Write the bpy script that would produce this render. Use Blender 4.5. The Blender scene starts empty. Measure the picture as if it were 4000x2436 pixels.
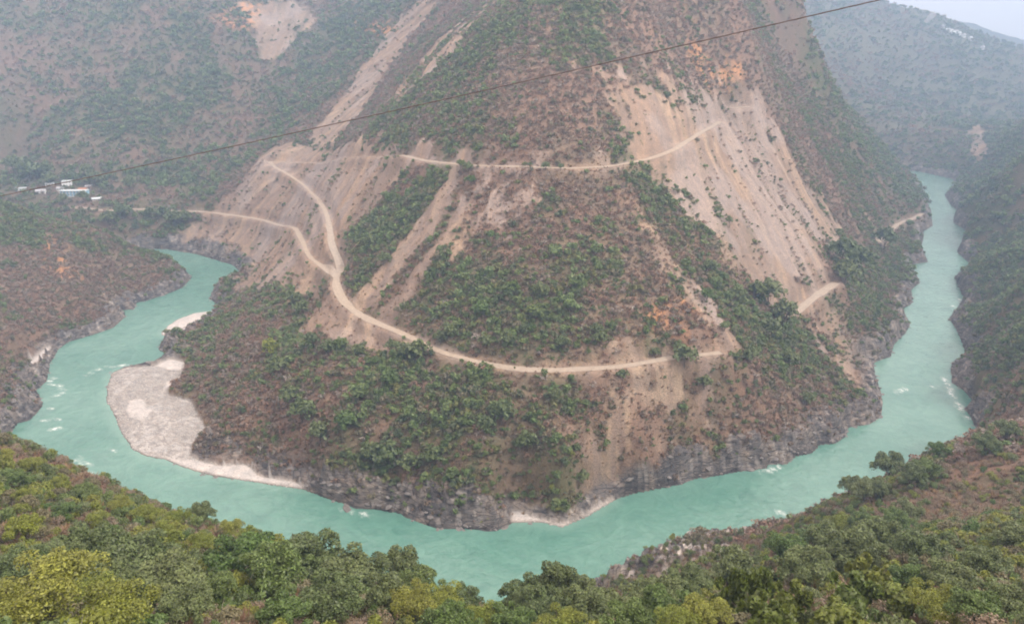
import bpy, bmesh, math, random
import numpy as np
from mathutils import Vector, Matrix, Euler

random.seed(7); rng = np.random.default_rng(7)
R = math.radians
scene = bpy.context.scene
col = scene.collection

# ---------------------------------------------------------------- camera, sky, sun, exposure
cam_data = bpy.data.cameras.new("camera"); cam = bpy.data.objects.new("camera", cam_data); col.objects.link(cam)
cam.location = (0, 0, 180); cam.rotation_euler = (R(90-19.8), 0, 0)
cam_data.sensor_width = 36; cam_data.angle = 2*math.atan(2000/2965)
cam_data.clip_start = 0.5; cam_data.clip_end = 9000
scene.camera = cam

SUN_EL, SUN_AZ = R(52), R(112)            # azimuth clockwise from +Y
sun_dir = Vector((math.sin(SUN_AZ)*math.cos(SUN_EL), math.cos(SUN_AZ)*math.cos(SUN_EL), math.sin(SUN_EL)))
world = bpy.data.worlds.new("World"); scene.world = world; world.use_nodes = True
wn = world.node_tree; wn.nodes.clear()
w_out = wn.nodes.new("ShaderNodeOutputWorld"); w_bg = wn.nodes.new("ShaderNodeBackground")
w_sky = wn.nodes.new("ShaderNodeTexSky"); w_sky.sky_type = 'NISHITA'; w_sky.sun_disc = False
w_sky.sun_elevation = SUN_EL; w_sky.sun_rotation = SUN_AZ
w_sky.dust_density = 6.0; w_sky.air_density = 1.0; w_sky.altitude = 600
w_hsv = wn.nodes.new("ShaderNodeHueSaturation"); w_hsv.inputs['Saturation'].default_value = 0.45
w_veil = wn.nodes.new("ShaderNodeMix"); w_veil.data_type = 'RGBA'          # thin even cloud in front of the clear sky
w_veil.inputs[0].default_value = 0.72; w_veil.inputs[7].default_value = (11.0, 8.5, 7.0, 1)
wn.links.new(w_sky.outputs[0], w_hsv.inputs['Color']); wn.links.new(w_hsv.outputs[0], w_veil.inputs[6]); wn.links.new(w_veil.outputs[2], w_bg.inputs[0])
w_bg.inputs[1].default_value = 0.15
wn.links.new(w_bg.outputs[0], w_out.inputs[0])
sun_data = bpy.data.lights.new("sun", 'SUN'); sun = bpy.data.objects.new("sun", sun_data); col.objects.link(sun)
sun_data.energy = 1.5; sun_data.angle = R(12); sun_data.color = (1.0, 0.93, 0.84)
sun.rotation_euler = (-sun_dir).to_track_quat('-Z', 'Y').to_euler(); sun.location = (200, -100, 600)
scene.view_settings.view_transform = 'Standard'; scene.view_settings.look = 'None'
scene.view_settings.exposure = 1.06; scene.view_settings.gamma = 1.0
scene.view_settings.use_curve_mapping = False
scene.cycles.max_bounces = 4; scene.cycles.diffuse_bounces = 2; scene.cycles.glossy_bounces = 1
scene.cycles.transmission_bounces = 2; scene.cycles.volume_bounces = 0; scene.cycles.transparent_max_bounces = 8
scene.cycles.use_denoising = True; scene.cycles.adaptive_threshold = 0.02; scene.cycles.filter_width = 1.9

# ---------------------------------------------------------------- measured places in the valley (metres; river level z = 0)
RIVER = [(450,1090),(515,1055),(538,1010),(523.7,966.7),(507.9,924.4),(485.3,878.0),(430.6,760.5),(406.4,733.2),(378.1,680.0),(356.3,626.2),(337.8,617.6),(318.9,566.8),(304.4,550.1),(290.3,519.7),(274.5,504.2),(268.0,477.6),(255.6,459.2),(238.1,439.1),(228.1,420.8),(213.6,412.0),(207.2,395.6),(200.1,372.9),(194.7,358.7),(186.6,343.2),(177.2,335.4),(165.5,332.5),(161.2,323.8),(153.1,316.7),(145.2,315.9),(138.1,307.9),(129.9,305.4),(123.6,298.5),(115.1,298.5),(113.2,294.8),(98.8,291.8),(89.6,288.7),(79.6,286.4),(72.1,281.2),(64.5,279.6),(50.2,275.1),(42.2,269.9),(30.2,258.5),(19.9,251.4),(10.9,254.8),(-0.1,253.8),(-5.8,249.0),(-9.7,248.6),(-16.6,250.4),(-29.1,250.4),(-33.9,252.8),(-42.6,258.0),(-44.7,260.6),(-53.9,263.1),(-64.1,263.8),(-69.1,267.5),(-77.7,271.9),(-87.6,277.3),(-98.5,280.8),(-114.5,284.2),(-131.9,288.7),(-147.6,295.9),(-157.5,302.3),(-168.2,305.4),(-177.0,311.4),(-190.5,328.1),(-200.8,343.2),(-209.8,356.1),(-213.9,360.5),(-223.0,380.0),(-229.2,397.4),(-225.6,405.7),(-211.8,410.9),(-208.9,424.0),(-217.7,432.0),(-222.1,446.3),(-214.7,451.6),(-212.7,464.3),(-206.9,478.6),(-209.3,504.2),(-212.6,516.3),(-222.9,529.5),(-230.1,560.9),(-217.3,576.2),(-222.2,595.9),(-236.3,617.6),(-280.3,651.7),(-299.1,660.3),(-314.0,668.2),(-350,674),(-420,670),(-520,640),(-700,600),(-700,550),(-520,592),(-420,620),(-350,626),(-300,612),(-268,596),(-257.3,583.8),(-253.3,553.9),(-258.3,539.6),(-267.2,523.1),(-273.0,519.7),(-267.2,505.3),(-275.0,504.2),(-266.1,489.1),(-264.0,469.4),(-270.6,456.5),(-279.9,444.2),(-279.5,432.0),(-272.1,409.7),(-259.9,385.6),(-259.0,374.5),(-244.7,355.5),(-241.9,339.4),(-246.3,337.0),(-243.4,325.5),(-239,305),(-225,280),(-200,258),(-165,238),(-115,222),(-65,206),(-15,196),(15,206),(34.9,224.4),(43.7,231.5),(58.0,240.1),(68.5,243.7),(90.2,246.8),(101.9,249.9),(109.2,256.7),(125.6,264.6),(139.8,274.0),(160,280),(182,292),(205,304),(226,318),(228.8,334.6),(232.1,341.6),(234.2,352.0),(243.0,356.9),(246.0,374.5),(244.5,383.9),(260.1,412.0),(274.6,420.8),(284.1,444.2),(293.0,467.1),(298.8,486.5),(317.9,510.2),(334.8,533.0),(356.3,583.8),(389.4,621.5),(397.5,654.2),(452.5,735.3),(459.3,774.3),(494.8,830.4),(511.0,878.0),(529.9,922.8),(573.5,982.8),(600,1030),(585,1095),(470,1140)]
CONTROL = [(450,1090,0.0),(515,1055,0.0),(538,1010,0.0),(523.7,966.7,0.0),(507.9,924.4,0.0),(485.3,878.0,0.0),(430.6,760.5,0.0),(406.4,733.2,0.0),(378.1,680.0,0.0),(356.3,626.2,0.0),(337.8,617.6,0.0),(318.9,566.8,0.0),(304.4,550.1,0.0),(290.3,519.7,0.0),(274.5,504.2,0.0),(268.0,477.6,0.0),(255.6,459.2,0.0),(238.1,439.1,0.0),(228.1,420.8,0.0),(213.6,412.0,0.0),(207.2,395.6,0.0),(200.1,372.9,0.0),(194.7,358.7,0.0),(186.6,343.2,0.0),(177.2,335.4,0.0),(165.5,332.5,0.0),(153.1,316.7,0.0),(138.1,307.9,0.0),(123.6,298.5,0.0),(113.2,294.8,0.0),(98.8,291.8,0.0),(79.6,286.4,0.0),(64.5,279.6,0.0),(50.2,275.1,0.0),(30.2,258.5,0.0),(19.9,251.4,0.0),(-0.1,253.8,0.0),(-16.6,250.4,0.0),(-29.1,250.4,0.0),(-42.6,258.0,0.0),(-53.9,263.1,0.0),(-69.1,267.5,0.0),(-87.6,277.3,0.0),(-98.5,280.8,0.0),(-114.5,284.2,0.0),(-131.9,288.7,0.0),(-147.6,295.9,0.0),(-157.5,302.3,0.0),(-168.2,305.4,0.0),(-190.5,328.1,0.0),(-200.8,343.2,0.0),(-209.8,356.1,0.0),(-223.0,380.0,0.0),(-229.2,397.4,0.0),(-211.8,410.9,0.0),(-208.9,424.0,0.0),(-217.7,432.0,0.0),(-222.1,446.3,0.0),(-212.7,464.3,0.0),(-206.9,478.6,0.0),(-209.3,504.2,0.0),(-212.6,516.3,0.0),(-222.9,529.5,0.0),(-230.1,560.9,0.0),(-217.3,576.2,0.0),(-222.2,595.9,0.0),(-236.3,617.6,0.0),(-280.3,651.7,0.0),(-299.1,660.3,0.0),(-314.0,668.2,0.0),(-350,674,0.0),(-420,670,0.0),(-520,640,0.0),(-700,600,0.0),(-700,550,0.0),(-520,592,0.0),(-420,620,0.0),(-350,626,0.0),(-300,612,0.0),(-268,596,0.0),(-257.3,583.8,0.0),(-253.3,553.9,0.0),(-258.3,539.6,0.0),(-267.2,523.1,0.0),(-267.2,505.3,0.0),(-266.1,489.1,0.0),(-264.0,469.4,0.0),(-270.6,456.5,0.0),(-279.9,444.2,0.0),(-279.5,432.0,0.0),(-272.1,409.7,0.0),(-259.9,385.6,0.0),(-259.0,374.5,0.0),(-244.7,355.5,0.0),(-241.9,339.4,0.0),(-243.4,325.5,0.0),(-239,305,0.0),(-225,280,0.0),(-200,258,0.0),(-165,238,0.0),(-115,222,0.0),(-65,206,0.0),(-15,196,0.0),(15,206,0.0),(34.9,224.4,0.0),(43.7,231.5,0.0),(58.0,240.1,0.0),(68.5,243.7,0.0),(90.2,246.8,0.0),(101.9,249.9,0.0),(125.6,264.6,0.0),(139.8,274.0,0.0),(160,280,0.0),(182,292,0.0),(205,304,0.0),(226,318,0.0),(228.8,334.6,0.0),(234.2,352.0,0.0),(246.0,374.5,0.0),(260.1,412.0,0.0),(274.6,420.8,0.0),(284.1,444.2,0.0),(293.0,467.1,0.0),(298.8,486.5,0.0),(317.9,510.2,0.0),(334.8,533.0,0.0),(356.3,583.8,0.0),(389.4,621.5,0.0),(397.5,654.2,0.0),(452.5,735.3,0.0),(459.3,774.3,0.0),(494.8,830.4,0.0),(511.0,878.0,0.0),(529.9,922.8,0.0),(573.5,982.8,0.0),(600,1030,0.0),(585,1095,0.0),(470,1140,0.0),(18.6,296.7,45),(-28.6,312.4,46),(56.1,305.3,46),(90.0,315.9,47),(-94.5,397.7,50),(-53.7,337.1,48),(-101.0,415.2,52),(-129.3,493.1,60),(-223.4,695.7,75),(-272.2,685.4,30),(-149.6,506.2,46),(-61.6,460.7,112),(-20.5,408.2,115),(26.2,389.6,116),(68.7,410.8,118),(141.1,535.0,122),(31.2,500,202.1),(82.8,530,203.4),(0.0,545,204.1),(35.6,440,156.0),(-180.0,715,93.2),(-92.8,840,192.6),(-21.9,700,211.0),(-103.1,570,121.9),(-42.1,520,151.6),(164.9,600,206.5),(240.4,720,175.8),(345.3,850,123.0),(436.9,930,70.2),(509.2,985,21.5),(157.4,395.7,38),(203.5,449.8,38),(265.9,566.6,30),(152.1,360.0,22),(104.3,308.2,22),(105.6,320.2,42),(250,760,250),(180,900,330),(300,1000,210),(60,800,330),(430,1030,75),(0,1000,360),(-141.5,390.7,27),(-116.7,407.7,36),(-172.0,411.6,14),(-133.7,325.3,20),(-93.3,314.0,32),(-75.9,284.6,22),(-54.3,288.7,32),(-10.3,268.8,25),(-31.0,264.3,10),(20.2,263.6,28),(10.2,260.3,9),(53.5,281.0,24),(-99.3,287.8,14),(-193.5,413.1,2.0),(-186.4,384.3,2.0),(-186.5,374.5,2.0),(-169.0,361.9,2.0),(-159.9,347.2,2.0),(-148.7,331.4,2.0),(-149.5,315.8,2.0),(-146.5,305.2,2.0),(-131.0,298.0,2.0),(-118.5,298.5,2.0),(-104.0,294.1,2.0),(-93.5,286.7,2.0),(1.0,263.6,2.0),(14.3,257.4,2.0),(31.2,263.6,2.0),(-325.8,700.1,28),(-443.3,767.1,28),(-565.7,865.6,32),(-397.6,770.3,30),(-321.2,724.3,29),(-315.6,670.8,12),(-387.7,699.1,27),(-560,740,30),(-700,700,32),(-291.1,790,58.1),(-420.0,920,109.6),(-474.8,1086,228.0),(-662.0,1060,226.9),(-598.7,920,115.4),(-493.8,850,71.3),(-311.3,960,121.6),(-318.1,1120,196.8),(-220.0,980,150.6),(-185.5,1080,227.8),(-280.0,1180,232.2),(-368.0,1060,195.9),(-900,1300,420),(-400,1400,400),(-150,1300,330),(-1000,900,180),(-395.3,580,61.1),(-361.3,585,47.9),(-324.9,588,35.9),(-290.9,596,16.9),(-276.7,592,10.0),(-345.0,520,34.9),(-296.2,490,16.2),(-290.1,540,9.5),(-298.1,420,15.5),(-257.7,345,10.3),(-520,545,55),(-650,500,70),(-500,440,75),(-420,350,60),(-113.6,150,98.3),(-108.6,150,95.4),(-95.6,142,92.5),(-80.2,128,94.3),(-54.4,106,101.5),(-33.9,86,109.0),(-18.5,72,116.3),(-8.4,66,117.9),(-4.1,66,119.9),(2.7,66,116.9),(11.6,70,116.6),(-150,200,48),(-200,200,62),(-90,165,62),(-40,130,78),(0,125,66),(30,150,45),(60,190,24),(-260,230,70),(-330,260,75),(-68.2,85,114.4),(-51.4,80,117.1),(-35.3,42,138.0),(-18.2,36,142.4),(-7.2,34,144.2),(0.0,34,145.2),(8.6,34,145.2),(18.6,34,144.2),(30.3,36,143.4),(0,1,177.5),(-25,3,176),(25,3,176),(0,8,168),(-14,12,164),(14,12,164),(-40,16,164),(40,16,164),(0,-30,200),(-60,-10,190),(60,-10,190),(34.2,120,82.8),(70.6,165,58.6),(107.8,200,49.0),(135.1,215,52.0),(159.2,230,51.3),(122.5,165,70.9),(152.3,200,67.0),(76.6,120,91.5),(36.9,75,115.3),(120,240,13),(155,258,16),(200,270,28),(240,290,38),(219.9,300,50.7),(296.9,420,47.4),(461.2,690,78.1),(485.9,760,52.6),(524.2,860,19.9),(358.3,540,29.3),(254.2,360,39.0),(420,420,130),(600,700,170),(330,200,150),(700,950,160),(600,1180,40),(760,1150,60),(470,1200,40),(497.1,1500,202.5),(830.7,1900,264.0),(909.7,1900,253.0),(1003.2,1900,230.9),(1082.9,1900,191.6),(1148.6,1900,166.1),(1214.3,1900,143.2),(681.0,1500,88.7),(752.5,1350,55.3),(845.7,1350,33.6),(400,1700,330),(800,2300,200),(1250,2350,70),(1500,2350,70),(1586.5,3000,247.1),(1632.6,3000,238.3),(1703.2,3000,230.3),(1790.5,3000,198.4),(1859.0,3000,176.9),(1912.1,3000,144.5),(1500,3700,60),(2200,3600,60)]
ROADS = {
  'lower': [(-432.6,737.1),(-416.6,731.8),(-395.2,716.2),(-380.3,711.9),(-370.0,716.1),(-357.4,717.7),(-343.2,716.2),(-325.4,706.8),(-311.4,702.9),(-297.6,699.3),(-282.8,692.8),(-266.6,681.9),(-250.3,669.6),(-234.8,658.3),(-219.8,647.5),(-207.1,634.7),(-175.2,584.6),(-148.4,516.7),(-137.3,485.7),(-127.8,459.0),(-115.2,437.9),(-105.7,423.0),(-98.5,408.5)],
  'main': [(-230.7,709.4),(-211.8,685.7),(-184.5,654.8),(-169.9,626.2),(-137.4,537.4),(-123.6,499.2),(-115.4,470.7),(-110.3,450.1),(-101.3,429.1),(-98.2,417.9),(-99.0,409.7),(-97.6,399.9),(-88.9,378.1),(-77.6,361.0),(-66.5,348.9),(-58.4,342.0),(-50.5,334.9),(-38.8,321.9),(-30.1,313.0),(-24.0,309.4),(-18.0,305.7),(-11.5,302.8),(-5.2,300.4),(1.1,298.4),(8.3,297.2),(15.4,296.4),(22.9,297.0),(29.3,298.4),(35.7,299.7),(43.7,301.3),(51.9,303.7),(60.5,307.5),(69.3,311.2),(80.5,314.5),(87.5,315.6),(94.8,318.0)],
  'upper': [(-68.6,474.1),(-54.0,449.6),(-43.9,434.1),(-28.8,416.8),(-18.0,405.7),(-10.7,401.6),(-3.5,398.1),(3.6,395.3),(11.6,392.6),(19.5,390.7),(27.4,389.8),(34.9,391.3),(42.6,393.8),(50.5,397.2),(59.0,404.2),(67.9,412.7),(78.7,422.5),(90.3,434.8),(96.1,443.8),(110.7,469.5),(124.0,493.5),(143.3,537.2)],
  'riverside': [(155.1,393.5),(173.7,417.0),(187.1,433.0),(199.7,446.2)],
  'riverside2': [(296.4,599.3),(333.5,655.2),(387.8,731.8),(429.7,783.4)],
  'bench': [(-225.2,701.4),(-201.6,688.7),(-184.0,677.2),(-164.4,655.3),(-146.1,624.1),(-121.8,560.2),(-107.2,534.1),(-94.8,515.6),(-83.2,497.7),(-68.6,474.1)],
  'track': [(152.5,548.6),(168.1,556.0)],
}
SCARS = {
  'A': [(-241.1,762.3),(-195.0,716.4),(-143.3,643.5),(-71.2,485.8),(-47.9,449.6),(-50.3,442.0),(-66.2,445.3),(-90.0,453.4),(-97.3,447.4),(-96.7,426.2),(-96.1,409.8),(-92.1,389.7),(-117.3,410.8),(-139.4,435.7),(-208.4,534.2),(-206.1,556.9),(-236.5,623.5),(-279.5,659.3),(-313.8,669.6),(-279.3,692.2),(-245.8,700.7)],
  'B': [(-101.3,900.8),(-74.3,849.3),(-105.3,829.7),(-119.8,742.9),(-137.8,702.2),(-155.4,668.9),(-195.0,716.4),(-175.8,767.6),(-155.3,885.0),(-126.8,916.7)],
  'B2': [(-21.8,698.7),(-13.3,656.9),(-36.9,550.9),(-62.7,553.4),(-94.6,565.8),(-92.4,648.8),(-64.9,679.3)],
  'D': [(-64.0,481.9),(-45.1,452.6),(-28.5,427.5),(0.0,404.7),(20.0,399.0),(40.1,400.4),(67.3,423.5),(79.9,429.7),(68.5,409.1),(50.3,395.0),(27.3,387.1),(5.1,391.4),(-17.9,401.5),(-44.9,431.7),(-61.0,455.4)],
  'C1': [(-31.3,413.5),(-23.3,406.5),(-40.0,386.3),(-57.6,371.4),(-70.8,359.7),(-83.5,371.1),(-88.6,390.1),(-71.1,389.7),(-52.3,399.8)],
  'C2': [(-14.8,399.8),(-9.4,397.2),(-22.3,382.0),(-38.6,366.9),(-50.7,356.8),(-58.5,356.4),(-45.8,374.2),(-29.3,389.0)],
  'C3': [(5.3,391.4),(9.9,390.0),(-2.5,369.2),(-8.7,357.6),(-7.6,368.6)],
  'C4': [(-40.7,378.1),(-32.4,372.9),(-44.7,362.0),(-57.7,350.1),(-65.7,351.9),(-56.6,363.0)],
  'C5': [(-2.0,392.6),(1.3,391.4),(-12.9,376.0),(-28.0,363.7),(-33.1,362.4),(-22.0,375.2)],
  'C6': [(13.7,387.6),(17.0,386.9),(7.7,373.7),(-1.2,358.7),(-3.1,363.1)],
  'C7': [(20.8,386.2),(24.1,385.9),(17.9,374.0),(11.3,366.5),(12.8,373.7)],
  'E': [(40.8,453.3),(59.2,459.8),(87.1,482.8),(144.0,558.0),(176.9,567.0),(196.3,557.9),(227.8,559.1),(259.8,563.2),(255.7,547.7),(212.3,490.2),(197.6,447.7),(157.4,395.7),(137.0,384.4),(111.0,388.1),(88.7,400.4),(73.0,410.5),(66.9,420.2),(59.8,435.5),(47.5,444.5)],
  'F': [(12.0,294.7),(28.0,297.1),(44.3,300.0),(74.3,311.2),(89.8,312.9),(89.2,305.8),(81.6,299.8),(84.7,295.6),(66.1,286.5),(48.3,275.5),(34.7,269.4),(26.8,265.7),(20.3,263.6),(13.8,281.2)],
  'F2': [(27.8,304.1),(39.5,310.7),(63.6,320.0),(87.7,323.2),(93.0,319.3),(68.5,311.6),(44.5,302.2)],
  'G': [(60.9,385.1),(65.7,386.1),(77.5,357.6),(94.7,351.7),(103.2,331.7),(103.2,326.3),(91.1,322.2),(83.8,335.4),(71.5,351.7),(66.5,368.6)],
  'Hs': [(-91.4,382.5),(-77.3,359.0),(-62.1,344.0),(-42.5,324.4),(-47.9,319.4),(-58.7,320.9),(-69.4,327.8),(-80.2,339.4),(-108.4,364.8),(-113.9,397.0)],
  'I': [(-381.0,1140.2),(-312.0,1175.6),(-265.6,1126.9),(-277.9,1069.0),(-297.2,1021.6),(-318.2,1014.6),(-346.0,1085.5)],
  'J': [(154.9,392.6),(178.6,420.5),(200.7,446.6),(203.1,421.8),(205.9,399.2),(185.1,356.1),(174.4,357.9),(173.1,390.5)],
  'K': [(703.5,1194.6),(749.8,1244.0),(627.0,1000.2),(609.4,1005.6)],
  'L': [(253.0,604.9),(275.5,631.7),(314.4,631.8),(292.9,593.5),(269.7,576.9)],
  'M': [(76.3,294.0),(86.6,303.6),(94.7,300.1),(90.7,296.3),(83.4,293.6)],
}
ORANGE = {
  'a': [(120.6,557.7),(133.6,568.4),(140.4,560.5),(163.3,572.0),(167.0,569.8),(126.7,545.5)],
  'b': [(-344.0,542.1),(-336.9,552.7),(-327.1,531.5),(-304.2,515.5),(-316.3,503.4),(-336.4,522.9)],
  'c': [(-385.2,1137.0),(-354.5,1158.2),(-348.9,1114.7),(-348.2,1063.6),(-366.9,1055.7),(-395.4,1074.3)],
  'd': [(64.6,328.2),(83.8,335.4),(79.6,324.7),(65.0,322.2)],
  'e': [(-210.9,1064.1),(-175.9,1016.8),(-122.4,880.8),(-152.2,924.5),(-201.7,1029.5)],
}
BARS = {
  'gravel': [(-157.4,302.1),(-168.1,305.3),(-177.0,311.4),(-190.5,328.1),(-200.8,343.2),(-209.8,356.0),(-213.9,360.5),(-223.0,379.9),(-229.2,397.2),(-225.0,404.5),(-209.6,406.6),(-204.7,417.3),(-193.1,412.2),(-187.0,395.0),(-186.1,383.8),(-187.7,375.7),(-182.9,367.7),(-169.5,361.5),(-160.4,346.8),(-147.4,327.6),(-149.9,315.4),(-146.9,304.8),(-138.6,300.1),(-130.6,297.0),(-121.9,298.5),(-117.4,297.0),(-110.9,288.9),(-100.5,285.6),(-92.7,284.2),(-86.7,277.3),(-98.2,280.1),(-114.5,284.1),(-131.9,288.6),(-147.6,295.7)],
  'islet': [(-227.9,457.4),(-229.7,471.3),(-228.4,484.5),(-221.4,497.9),(-210.0,503.2),(-207.3,488.8),(-210.6,474.7),(-214.0,462.0),(-215.8,454.3),(-221.2,451.6)],
  'beach': [(-1.0,254.4),(-0.5,261.0),(3.1,261.4),(8.2,258.5),(14.2,255.7),(19.2,253.9),(26.4,256.5),(31.0,261.9),(35.7,266.9),(42.6,271.2),(43.0,269.9),(30.2,258.5),(19.8,251.1),(10.8,254.6)],
  'left': [(-285.9,412.0),(-288.5,431.5),(-286.5,439.4),(-282.0,428.3),(-277.0,407.9),(-275.0,399.7)],
  'right': [(317.2,505.3),(324.8,505.7),(327.7,493.5),(320.8,485.9),(312.0,489.3)],
  'cove': [(203.5,405.1),(211.6,411.3),(209.1,402.6),(200.5,396.4)],
}
SAND = {
  'a': [(-202.5,360.0),(-193.8,360.0),(-183.2,346.8),(-182.1,334.5),(-191.6,341.2)],
  'b': [(-208.4,405.1),(-207.4,421.4),(-192.8,412.6),(-188.5,398.8),(-200.9,401.4)],
  'c': [(-1.0,254.4),(-0.5,261.0),(3.1,261.4),(8.2,258.5),(14.2,255.7),(19.2,253.9),(26.4,256.5),(31.0,261.9),(35.7,266.9),(42.6,271.2),(43.0,269.9),(30.2,258.5),(19.8,251.1),(10.8,254.6)],
  'd': [(-157.4,302.6),(-140.6,299.2),(-120.3,297.0),(-93.6,282.9),(-88.0,277.9),(-114.5,284.1),(-147.6,295.7)],
  'e': [(-285.9,412.0),(-288.5,431.5),(-286.5,439.4),(-282.0,428.3),(-277.0,407.9),(-275.0,399.7)],
  'f': [(317.2,505.3),(324.8,505.7),(327.7,493.5),(320.8,485.9),(312.0,489.3)],
  'h': [(-227.9,457.4),(-229.7,471.3),(-228.4,484.5),(-221.4,497.9),(-210.0,503.2),(-207.3,488.8),(-210.6,474.7),(-214.0,462.0),(-215.8,454.3),(-221.2,451.6)],
  'g': [(-189.7,375.7),(-191.9,383.9),(-187.1,389.7),(-184.6,380.1)],
}
ROCKS = {
  'r1': [(47.2,274.9),(66.1,285.9),(88.3,295.8),(109.8,303.5),(132.0,317.1),(159.8,340.4),(180.1,364.9),(195.2,393.5),(213.5,417.0),(224.6,436.9),(252.7,479.4),(287.9,541.7),(324.0,599.6),(373.1,675.2),(401.8,680.0),(332.0,550.7),(282.9,459.7),(243.6,405.2),(211.6,360.9),(185.2,324.3),(159.1,311.3),(134.8,299.2),(111.9,287.9),(87.7,280.8),(64.5,274.0),(48.3,273.4)],
  'r2': [(-152.4,320.3),(-128.7,306.5),(-109.5,300.3),(-81.1,278.9),(-52.7,270.8),(-36.4,266.4),(-20.4,261.1),(-2.1,265.2),(5.2,267.8),(25.7,265.0),(35.9,270.1),(31.7,257.7),(19.6,247.7),(4.8,244.4),(-9.7,241.3),(-29.7,247.7),(-50.6,254.3),(-67.8,263.8),(-86.0,274.0),(-88.8,281.5),(-99.5,286.3),(-121.0,299.3),(-143.8,301.4)],
  'r3': [(-313.5,668.0),(-274.6,659.2),(-227.4,620.1),(-164.3,497.0),(-156.5,465.1),(-204.4,522.7),(-208.3,511.5),(-227.4,532.4),(-226.4,583.8),(-236.6,613.0),(-279.3,644.9)],
  'r4': [(260.1,412.0),(262.7,392.2),(288.6,428.8),(334.4,514.0),(352.4,542.8),(415.8,669.3),(433.9,739.6),(350.8,587.3),(294.1,483.5)],
  'r5': [(-1.0,265.6),(8.3,265.7),(20.3,261.3),(23.4,260.0),(22.2,254.9),(17.2,254.3),(8.2,258.5),(0.0,262.3)],
  'r6': [(35.0,225.8),(58.3,241.3),(78.1,243.3),(94.5,245.9),(72.6,211.0),(62.5,220.1),(52.7,214.8),(40.0,216.5)],
  'r7': [(-282.3,383.1),(-275.7,398.6),(-260.5,388.7),(-249.7,360.8),(-241.5,351.1),(-245.3,333.8),(-250.5,331.5)],
}
GREEN = {
  'V1': [(-290.7,1050.6),(-192.0,1011.7),(-141.3,890.8),(-175.6,834.7),(-205.5,780.7),(-234.0,747.5),(-277.5,819.7),(-295.2,923.8)],
  'V2': [(-39.0,556.0),(-8.5,543.2),(0.0,546.8),(31.3,501.0),(64.5,516.4),(45.2,475.3),(22.0,456.7),(-3.0,464.4),(-32.8,507.9)],
  'V3': [(-91.1,527.9),(-78.7,546.8),(-42.2,522.8),(-7.6,476.0),(16.8,428.6),(10.8,408.4),(-13.7,409.7),(-45.1,452.6)],
  'V4': [(-39.1,374.2),(-22.7,374.9),(-6.5,377.1),(19.0,371.4),(34.9,360.8),(47.9,339.4),(43.4,316.2),(33.7,308.3),(16.8,306.0),(0.0,305.5),(-28.9,317.1),(-38.9,338.2),(-44.9,349.7),(-40.7,361.2)],
  'V5': [(-93.1,442.1),(-75.4,442.7),(-52.5,432.6),(-33.7,417.7),(-41.8,409.9),(-60.2,393.6),(-78.2,389.3),(-92.2,401.4)],
  'V6': [(-115.9,366.6),(-83.8,326.5),(-65.0,322.7),(-46.7,319.0),(-28.2,305.8),(0.0,295.5),(8.5,279.4),(-8.9,273.0),(-26.1,271.2),(-52.8,271.5),(-70.1,282.4),(-98.6,308.5),(-116.3,343.9)],
  'V7': [(78.9,366.2),(103.3,366.1),(126.4,372.8),(157.1,389.8),(152.5,370.5),(121.7,330.0),(101.1,328.6),(84.6,340.0),(74.7,356.1)],
  'V8': [(208.3,484.9),(281.4,576.9),(287.0,563.4),(244.5,482.6),(202.2,435.0),(194.7,444.3)],
  'V9': [(-566.0,903.4),(-533.7,924.7),(-502.2,949.8),(-472.0,981.0),(-454.4,1022.9),(-437.7,1072.5),(-399.6,1055.0),(-346.7,977.2),(-362.7,927.1),(-377.0,879.5),(-412.2,857.3),(-445.7,835.3),(-494.1,818.5)],
  'V10': [(-388.3,569.1),(-449.0,727.4),(-378.2,685.7),(-305.8,649.1),(-307.5,570.1),(-340.4,545.3),(-369.4,535.2)],
  'V11': [(586.6,879.6),(547.1,863.9),(478.1,783.8),(398.7,623.9),(333.3,506.8),(273.9,388.0),(254.7,349.6),(288.5,403.3),(354.0,503.9),(422.3,611.7),(445.9,657.3)],
  'V12': [(-375.7,697.4),(-336.5,701.4),(-287.1,685.1),(-289.5,676.5),(-314.2,672.0),(-357.4,691.1)],
  'V13': [(-360.5,1154.5),(-389.5,1133.8),(-357.4,1018.5),(-322.2,1004.4),(-273.5,1003.2),(-237.3,1029.4),(-195.5,1033.3),(-116.4,931.8),(-190.2,1087.7),(-263.2,1170.5),(-243.5,1106.8),(-267.1,1051.1),(-298.1,1011.3),(-323.3,1008.9),(-353.3,1076.4)],
  'V14': [(-526.0,775.4),(-485.4,782.1),(-444.8,789.8),(-402.9,796.4),(-350.5,766.9),(-293.3,718.9),(-252.6,755.8),(-305.6,836.9),(-361.5,833.9),(-412.4,820.8),(-457.4,819.3),(-509.1,829.1),(-582.4,869.4)],
  'V15': [(267.1,725.6),(389.9,917.8),(568.5,1152.1),(462.6,896.6),(335.8,696.4),(303.6,703.5),(256.5,684.0)],
  'V16': [(-237.0,509.7),(-212.9,518.9),(-160.8,450.8),(-126.8,417.9),(-109.3,368.3),(-148.2,411.4),(-202.5,451.1)],
}
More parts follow.
